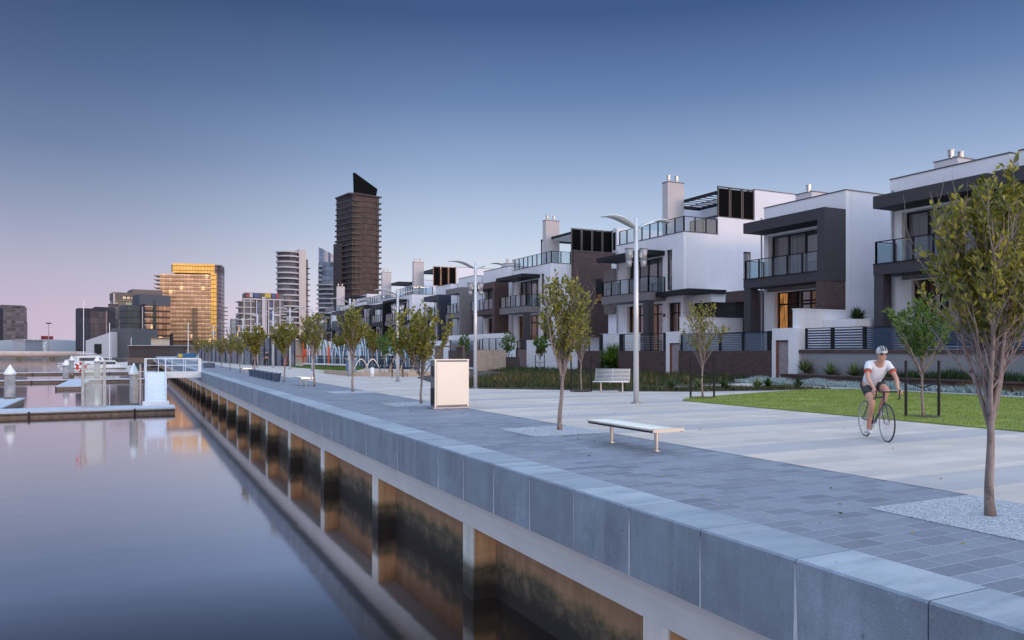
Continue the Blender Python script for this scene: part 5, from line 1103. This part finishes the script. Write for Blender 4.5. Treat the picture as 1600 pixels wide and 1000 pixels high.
m=MB(); m.box(7.875,7.93,21.085,21.099,.05,1.42); m.box(8.90,8.945,21.07,21.099,.05,1.42); m.build('door_frame',CREAM,t)
m=MB()
for k in range(9): m.box(7.86,7.878,21.18,21.4,.95+k*.035,.97+k*.035)
m.box(7.865,7.878,21.15,21.43,.12,.6); m.build('side_vent',DARK,t)
for k,y in enumerate((43.9,45.3,46.8,48.4,50.1,51.9,53.8)):
    pos_=('nearest','second nearest','third nearest','middle','third farthest','second farthest','farthest')[k]
    t=thing('cube_seat',pos_+' in the row of seven dark blue tapered cube seats','seat',(7.1,y,0),'dark blue cube seats')
    m=MB(); z0,z1=0,.46; a,b=.26,.36; i=0; a,b=.15,.20; m.v=[(7.1-a,y-a,0),(7.1+a,y-a,0),(7.1+a,y+a,0),(7.1-a,y+a,0),(7.1-b,y-b,.40),(7.1+b,y-b,.40),(7.1+b,y+b,.40),(7.1-b,y+b,.40)]
    for f in((0,3,2,1),(0,1,5,4),(1,2,6,5),(2,3,7,6),(3,0,4,7),(4,5,6,7)): m.f.append(f); m.r.append(0)
    m.build('base',BLUEB,t); MB().box(7.1-.24,7.1+.24,y-.24,y+.24,.402,.45).build('top',BLUEB,t,bevel=.015)
c=thing('low_seat_block','low dark block seat far off near the river bend','seat',(6.9,84,0)); MB().box(6.5,7.3,82,86,0,.45).build('block',BLUEB,c)
t=thing('bollard','white round bollard at the edge of the sandy area','bollard',(13.54,47.5,0)); MB().cyl(13.54,47.5,0,.62,.13,n=20).build('post',WPAINT,t,True); MB().ball((13.54,47.5,.62),.13,.13,.05).build('cap',STEEL,t,True)
t=thing('bike_rack','arched steel bicycle rack behind the white bollard','bicycle rack',(14.8,52.6,0))
for k in range(2):
    m=MB(); cx=14.2+k*.9; m.tube([(cx-.55+1.1*u/12,52.6+k*.3,.35+.75*math.sin(PI*u/12)) if 0<u<12 else (cx-.55+1.1*u/12,52.6+k*.3,0) for u in range(13)],.035,8); m.build('hoop',STAIN,t,True)
t=thing('litter_bin','blue-fronted litter bin near the bicycle rack','litter bin',(13.6,53,0)); MB().box(13.3,13.9,52.7,53.3,0,1.05).build('body',plain('bin_blue_front',(.08,.2,.33),.4),t,bevel=.03); MB().box(13.27,13.93,52.67,53.33,1.05,1.2).build('lid',STEEL,t)
def deckchair(x,y,label):
    t=thing('deck_chair',label,'chair',(x,y,0),'timber deck chairs by the sandy area')
    m=MB()
    for k in range(6): m.obox((x+.05*k-.02*0,y-.28+.112*k,.75),(.0,.045,0),(.14,0,.42),(.012,0,-.004))
    m.build('back_boards',PALET,t); m=MB(); m.obox((x-.32,y,.36),(.33,0,.05),(0,.3,0),(0,0,.015)); m.build('seat',PALET,t)
    for sy in(-.27,.27): MB().tube([(x-.6,y+sy,0),(x-.6,y+sy,.4)],.03,6).build('leg',PALET,t); MB().tube([(x,y+sy,0),(x,y+sy,.45)],.03,6).build('leg',PALET,t)
deckchair(15.9,51.4,'left timber deck chair of three'); deckchair(16.4,50.6,'middle timber deck chair of three'); deckchair(17.0,49.9,'right timber deck chair, half behind the lamp')
t=thing('low_wall','long white seat-topped low wall in front of the playground','low wall',(16.5,73,0)); 
def strip(m,pts,h0,h1,wd):
    for a,b in zip(pts,pts[1:]): m.bar((a[0],a[1],(h0+h1)/2),(b[0],b[1],(h0+h1)/2),wd,h1-h0)
m=MB(); strip(m,[(15.4,78),(17.6,69.2)],0,.32,.4); m.build('base',TIMB,t); m=MB(); strip(m,[(15.35,78.2),(17.65,69)],.34,.46,.55); m.build('seat_top',WPAINT,t)
t=thing('sand_kerb','low pale kerb wall round the sandy area','kerb',(15,50,0)); m=MB(); strip(m,[(12.9,58),(13.2,51),(16.2,48.6),(21,49.5)],0,.28,.2); m.build('wall',PALET,t)
lv=MB(); rg_=random.Random(77)
for k in range(190):
    if k%3: x_=8+rg_.gauss(0,1.4); y_=rg_.choice((4.9,14.4,23.6))+rg_.gauss(0,1.6)
    else: x_=rg_.uniform(5.6,16); y_=rg_.uniform(3,30)
    if x_<5.6: continue
    a_=rg_.uniform(0,6.3); leaf(lv,Vector((x_,y_,.012)),Vector((math.cos(a_),math.sin(a_),.12)),rg_.uniform(.035,.065),.022,rg_)
tag(lv.build('fallen_leaves',LEAF,None,rnd=True),'scattered fallen leaves on the paving','leaves',kind='stuff')
# playground
t=thing('play_drum','bright blue play drum','play equipment',(14.5,92,0)); MB().tube([(14.2,92,1.0),(15.4,92,1.0)],.62,24).build('drum',BRBL,t,True); MB().box(14.4,15.2,91.7,92.3,0,.4).build('stand',DARK,t)
t=thing('play_structure','orange climbing frame with slide and ladder','play equipment',(16.5,88,0)); m=MB()
for x,y in((15.9,88),(17.0,87.4),(18.3,86.9),(16.4,89.5),(18.8,88.4)): m.tube([(x,y,0),(x,y,2.6)],.08,8)
m.build('post',ORNG,t); m=MB(); m.box(16,18.4,87.2,88.8,1.0,1.15); m.box(16.9,17.9,87.1,87.2,1.15,1.9); m.box(17.2,18.3,87,87.08,.5,1.0); m.build('panel',ORNG,t); m=MB(); m.bar((16,87.5,1.2),(14.9,86.5,.2),.5,.06); m.tube([(16,87.3,2.2),(15,86.4,1.0),(14.8,86.3,0)],.05,6); m.build('slide',ORNG,t)
t=thing('rib_fence','tall wavy play enclosure of white and blue ribs','play enclosure',(19,76,0))
for nm,mt,ph in(('white_rib',WPAINT,0),('blue_rib',plain('rib_blue',(.05,.22,.38),.5),1)):
    m=MB()
    for k in range(ph,78,2):
        u=k/78; x=16.8+6.4*u; y=84-18*u; h_=2.55+.35*math.sin(u*14)+.2*math.sin(u*37); m.tube([(x,y,.2),(x-.1*math.sin(k),y,h_*.6),(x+.25*math.sin(k*.7),y+.2,h_)],.055,5)
    m.build(nm,mt,t)
m=MB(); strip(m,[(16.8,84),(23.2,66)],0,1.2,.08); m.build('dark_panel',plain('play_dark_panel',(.03,.045,.07)),t); m=MB(); strip(m,[(16.8,84),(23.2,66)],1.9,1.96,.05); strip(m,[(16.8,84),(23.2,66)],.9,.98,.1); m.build('rail',STEEL,t)
t=thing('red_post','single red post in the play enclosure','play equipment',(17.8,79,0)); MB().cyl(17.9,78.9,0,2.2,.1,n=10).build('post',ORNG,t)
t=thing('concrete_wall','pale concrete backdrop wall behind the play drum','wall',(17,97,0)); MB().box(13.9,23,99,99.3,0,2.9).build('wall',PALET,t)
g=blades('play_planting',[(14.2,80),(16.4,76),(19,69),(16,62),(14.8,66),(14.6,76)],2500,.3,.05,LEAFG,55); tag(g,'patchy green ground cover beside the playground','ground cover')
# ================================================================ people and the bicycle
def skin(name,verts,edges,mat,parent=None,root=0,sub=2):
    """grow one continuous surface round a skeleton; verts=[(x,y,z,r) or (x,y,z,rx,ry)]"""
    me=bpy.data.meshes.new(name); me.from_pydata([v[:3] for v in verts],edges,[]); o=bpy.data.objects.new(name,me); col.objects.link(o)
    md=o.modifiers.new('skin','SKIN'); md.use_smooth_shade=True
    for i,v in enumerate(verts):
        sv=me.skin_vertices[0].data[i]; sv.radius=(v[3],v[4] if len(v)>4 else v[3]); sv.use_root=(i==root)
    sb=o.modifiers.new('sub','SUBSURF'); sb.levels=sub; sb.render_levels=sub
    dg=bpy.context.evaluated_depsgraph_get(); dg.update(); nm=bpy.data.meshes.new_from_object(o.evaluated_get(dg)); o.modifiers.clear(); o.data=nm; bpy.data.meshes.remove(me)
    nm.materials.clear(); nm.materials.append(mat); nm.polygons.foreach_set('use_smooth',[True]*len(nm.polygons))
    if parent: o.parent=parent
    return o
class SK:
    def __init__(s): s.v=[];s.e=[]
    def add(s,v,p=None):
        s.v.append(v); i=len(s.v)-1
        if p is not None: s.e.append((p,i))
        return i
    def chain(s,p,*vs):
        for v in vs: p=s.add(v,p)
        return p
def hand(k,w_,dirv,sidev,upv,curl,sg):
    """palm and five fingers growing from the wrist vertex; curl rolls the fingers round the bar"""
    D=Vector(dirv).normalized();S_=Vector(sidev).normalized();U=Vector(upv).normalized(); W0=Vector(k.v[w_][:3])
    pc=W0+D*.05; p=k.add((*pc,.030,.018),w_)
    for j,off in enumerate((-.033,-.011,.011,.031)):
        kn=W0+D*.088+S_*off; L=(.034,.042,.039,.030)[j]
        a=k.add((*kn,.0105),p); c1=kn+D*L*math.cos(curl*.5)-U*L*math.sin(curl*.5); b=k.add((*c1,.0092),a); c2=c1+D*L*.8*math.cos(curl*1.3)-U*L*.8*math.sin(curl*1.3); c=k.add((*c2,.0085),b); c3=c2+D*L*.6*math.cos(curl*2.0)-U*L*.6*math.sin(curl*2.0); k.add((*c3,.0075),c)
    t0=W0+D*.035-S_*.028*sg*0+S_*(-.036); a=k.add((*t0,.012),p); t1=t0+D*.028-S_*.016-U*.012; b=k.add((*t1,.0105),a); t2=t1+D*.02-U*.022+S_*.006; k.add((*t2,.009),b)
CX,CY=12.88,10.22; HD=math.atan2(-.866,-.5)
# --- bicycle, local x forward
bk_=thing('bicycle','dark racing bicycle with drop handlebars ridden by the cyclist','bicycle',(CX,CY,.0),rz=HD,local=True)
FRM=plain('bicycle_frame_paint',(.06,.065,.08),.3,.3)
for nm,x in(('wheel',.50),('wheel',-.50)):
    wm=MB().torus((x,0,.335),.325,.013,(0,1,0),40,8).build('wheel',STEEL,bk_,True); MB().torus((x,0,.335),.336,.012,(0,1,0),40,8).build('tyre',RUBB,wm,True)
    s=MB()
    for k in range(20):
        a=2*PI*k/20; s.tube([(x,.02*(-1)**k,.335),(x+.32*math.cos(a),0,.335+.32*math.sin(a))],.0018,4)
    s.tube([(x,-.05,.335),(x,.05,.335)],.018,8); s.build('spokes',STEEL,wm)
m=MB(); T=(-.25,0,.78);Bt=(-.09,0,.28);Hh_=(.36,0,.80);Hl=(.385,0,.68)
m.tube([T,Bt],.016);m.tube([(-.24,0,.75),Hh_],.015);m.tube([Hl,Bt],.019);m.tube([Hh_,Hl],.02)
for sy in(-.05,.05): m.tube([(-.24,0,.74),(-.5,sy,.335)],.009);m.tube([Bt,(-.5,sy,.335)],.010)
m.build('frame',FRM,bk_,True)
m=MB()
for sy in(-.045,.045): m.tube([(.385,sy*.6,.68),(.42,sy,.5),(.5,sy,.335)],[.014,.012,.009])
m.build('fork',FRM,bk_,True)
m=MB(); m.tube([(.36,0,.80),(.355,0,.88),(.43,0,.90)],.015)
m.tube([(.43,-.2,.90),(.43,.2,.90)],.013)
for sy in(-.2,.2): m.tube([(.43,sy,.90),(.50,sy*1.02,.90),(.54,sy*1.03,.86),(.52,sy*1.04,.79),(.45,sy*1.05,.77)],.014); m.tube([(.50,sy*1.02,.90),(.55,sy*1.02,.94),(.545,sy*1.02,.86)],[.018,.016,.007])
m.build('handlebar',BLACK,bk_,True)
m=MB(); m.tube([T,(-.27,0,.92)],.013); m.tube([(-.40,0,.945),(-.3,0,.94),(-.14,0,.945)],[.065,.045,.02],10); m.build('saddle',BLACK,bk_,True)
m=MB(); m.torus((-.09,-.03,.28),.09,.006,(0,1,0),24,6)
m.tube([(-.09,-.05,.28),(-.09,-.06,.11)],.011); m.tube([(-.09,.05,.28),(-.09,.06,.45)],.011); m.box(-.14,-.04,-.16,-.07,.10,.12); m.box(-.14,-.04,.07,.16,.44,.46); m.build('crankset',STEEL,bk_)
# --- rider (local frame as the bicycle), continuous body
k=SK(); z0=0
pel=k.add((-.26,0,1.0,.125,.15)); 
s1=k.add((-.17,0,1.13,.10,.13),pel); s2=k.add((-.04,0,1.27,.10,.14),s1); s3=k.add((.09,0,1.37,.085,.14),s2); nk=k.add((.19,0,1.43,.052),s3); n2=k.add((.245,0,1.475,.052),nk)
h1=k.add((.285,0,1.53,.066,.062),n2); h2=k.add((.30,0,1.60,.088,.076),h1); h3_=k.add((.285,0,1.665,.075,.07),h2)
jw=k.add((.345,0,1.505,.030,.032),h1); no=k.add((.392,0,1.575,.012),h2)
for sy in(-1,1): k.add((.285,sy*.083,1.585,.014,.02),h2)
wr=[]
for sy in(-1,1):
    sh=k.add((.11,sy*.175,1.385,.062),s3); e1=k.add((.20,sy*.225,1.26,.046),sh); el=k.add((.285,sy*.255,1.145,.040),e1); f1=k.add((.37,sy*.235,1.05,.037),el); wv_=k.add((.455,sy*.212,.962,.026,.022),f1); wr.append((wv_,sy))
    if sy<0: pts=((-.22,-.10,.97,.105),(-.06,-.115,.85,.088),(.11,-.11,.70,.062),(.03,-.105,.50,.056),(-.06,-.10,.29,.040),(-.11,-.10,.175,.036))
    else: pts=((-.21,.10,1.0,.105),(-.02,.12,.97,.088),(.19,.12,.92,.062),(.10,.11,.76,.056),(-.02,.10,.60,.040),(-.085,.10,.515,.036))
    p=pel
    for q in pts: p=k.add(q,p)
    a=Vector(pts[-1][:3]); k.chain(p,(a.x+.07,a.y,a.z-.035,.032,.03),(a.x+.15,a.y,a.z-.045,.024,.03))
for wv_,sy in wr: hand(k,wv_,(.75,0,-.55),(0,-sy,0),(.55,0,.75),1.15,sy)
pr_=skin('person',k.v,k.e,SKIN,root=0)
pr_.location=(CX,CY,0); pr_.rotation_euler=(0,0,HD); pr_.scale=(1.03,)*3; bk_.scale=(1.03,)*3; tag(pr_,'cyclist in a white jersey and helmet crouched over the handlebars','person')
# clothing and face, children of the body
k=SK(); a=k.add((-.27,0,.98,.165,.185)); b_=k.add((-.17,0,1.12,.165,.185),a); c=k.add((-.04,0,1.265,.165,.205),b_); d1=k.add((.09,0,1.365,.158,.205),c); k.add((.17,0,1.415,.085),d1)
for sy in(-1,1):
    s=k.add((.11,sy*.175,1.385,.085),d1); k.chain(s,(.165,sy*.21,1.31,.070),(.195,sy*.223,1.268,.061))
skin('jersey',k.v,k.e,JERS,pr_)
for sy in(-1,1):
    MB().tube([(.190,sy*.222,1.276),(.203,sy*.228,1.256)],.066,16).build('red_cuff',REDT,pr_,True); MB().tube([(.180,sy*.217,1.292),(.190,sy*.222,1.276)],.066,16).build('green_cuff',GREEN,pr_,True)
MB().tube([(-.175,0,1.135),(-.165,0,1.15)],[.16,.16],20)
k=SK(); a=k.add((-.27,0,1.0,.138,.165)); b_=k.add((-.20,0,1.08,.128,.158),a)
for sy,pts in((-1,((-.22,-.10,.97,.115),(-.06,-.115,.85,.098),(.0,-.114,.795,.088))),(1,((-.21,.10,1.0,.115),(-.02,.12,.97,.098),(.07,.12,.95,.086)))):
    p=a
    for q in pts: p=k.add(q,p)
skin('shorts',k.v,k.e,BLACK,pr_)
m=MB(); n=16; mm=9; i0=0
for r_ in range(mm+1):
    t_=PI*.56*r_/mm
    for j in range(n):
        a=2*PI*j/n; m.v.append((.272+.128*math.sin(t_)*math.cos(a)*(1.12 if math.cos(a)<0 else 1),.092*math.sin(t_)*math.sin(a),1.625+.118*math.cos(t_)))
for r_ in range(mm):
    for j in range(n): a=r_*n+j;b2_=r_*n+(j+1)%n; m.f.append((a,a+n,b2_+n,b2_)); m.r.append(0)
hl=m.build('helmet',HELM,pr_,True); m=MB()
for y_ in(-.055,-.02,.02,.055): m.tube([(.272+.13*math.sin(PI*.5*u/8)*.98+.004,y_,1.628+.121*math.cos(PI*.5*u/8)*(1-abs(y_)*2.4)) for u in range(1,8)],.009,6)
m.build('helmet_vents',BLACK,hl,True)
m=MB(); m.obox((.372,0,1.592),(.012,0,0),(0,.062,0),(.003,0,.018)); 
for sy in(-1,1): m.tube([(.37,sy*.06,1.595),(.285,sy*.082,1.60)],.005,6)
m.build('sunglasses',DARK,pr_)
m=MB(); m.tube([(.376,-.022,1.527),(.383,0,1.525),(.376,.022,1.527)],[.003,.007,.003],8); m.build('mouth',plain('lips',(.33,.11,.09),.5),pr_,True)
for sy,a in((-1,(-.11,-.10,.175)),(1,(-.085,.10,.515))):
    k=SK(); q=k.add((a[0]-.03,a[1],a[2]-.035,.040,.036)); q=k.add((a[0]+.04,a[1],a[2]-.04,.042,.038),q); q=k.add((a[0]+.11,a[1],a[2]-.05,.036,.042),q); k.add((a[0]+.165,a[1],a[2]-.053,.024,.03),q); skin('shoe',k.v,k.e,JERS,pr_)
# --- two standing people far down the promenade
def stander(x,y,rz,label,top,step):
    k=SK(); pel=k.add((0,0,.93,.10,.15)); s1=k.add((0,0,1.12,.095,.14),pel); s2=k.add((0,0,1.36,.105,.17),s1); nk=k.add((.0,0,1.50,.052),s2); h=k.add((.02,0,1.60,.078,.07),nk); h2=k.add((.01,0,1.69,.085,.075),h)
    k.add((.10,0,1.615,.012),h)
    for sy in(-1,1):
        sh=k.add((0,sy*.18,1.40,.058),s2); el=k.add((-.03,sy*.24,1.13,.042),sh); wr_=k.add((.07*sy+.03,sy*.25,.90,.028,.024),el); hand(k,wr_,(.15,0,-1),(0,-sy,0),(-1,0,-.1),.35,sy)
        k.chain(pel,(step*sy*.3,sy*.09,.80,.085),(step*sy*.7,sy*.10,.48,.056),(step*sy*.9-.03,sy*.10,.10,.04),(step*sy*.9+.10,sy*.11,.035,.035))
    o=skin('person',k.v,k.e,SKIN,sub=1); o.location=(x,y,0); o.rotation_euler=(0,0,rz); tag(o,label,'person')
    k=SK(); p=k.add((0,0,.95,.115,.165)); a=k.add((0,0,1.12,.11,.155),p); b=k.add((0,0,1.37,.12,.185),a); k.add((0,0,1.46,.07),b)
    for sy in(-1,1): s=k.add((0,sy*.18,1.405,.07),b); e=k.add((-.03,sy*.24,1.13,.055),s); k.add((.07*sy+.02,sy*.25,.93,.04),e)
    skin('jacket',k.v,k.e,top,o,sub=1)
    k=SK(); p=k.add((0,0,.94,.118,.168))
    for sy in(-1,1): k.chain(p,(step*sy*.3,sy*.09,.80,.098),(step*sy*.7,sy*.10,.48,.072),(step*sy*.9-.03,sy*.10,.12,.058))
    skin('trousers',k.v,k.e,BLACK,o,sub=1); m=MB(); m.ball((-.005,0,1.70),.10,.088,.10); m.build('hair',DARK,o,True)
    for sy in(-1,1): k=SK(); a=k.add((step*sy*.9-.05,sy*.10,.045,.045)); k.add((step*sy*.9+.13,sy*.11,.04,.04),a); skin('shoe',k.v,k.e,BLACK,o,sub=1)
stander(11.1,82,R(-60),'person in black walking under the leafy promenade tree',BLACK,.22)
stander(13.15,88,R(120),'person in dark clothes standing left of the blue play drum',plain('dark_blue_coat',(.02,.025,.05),.7),.08)
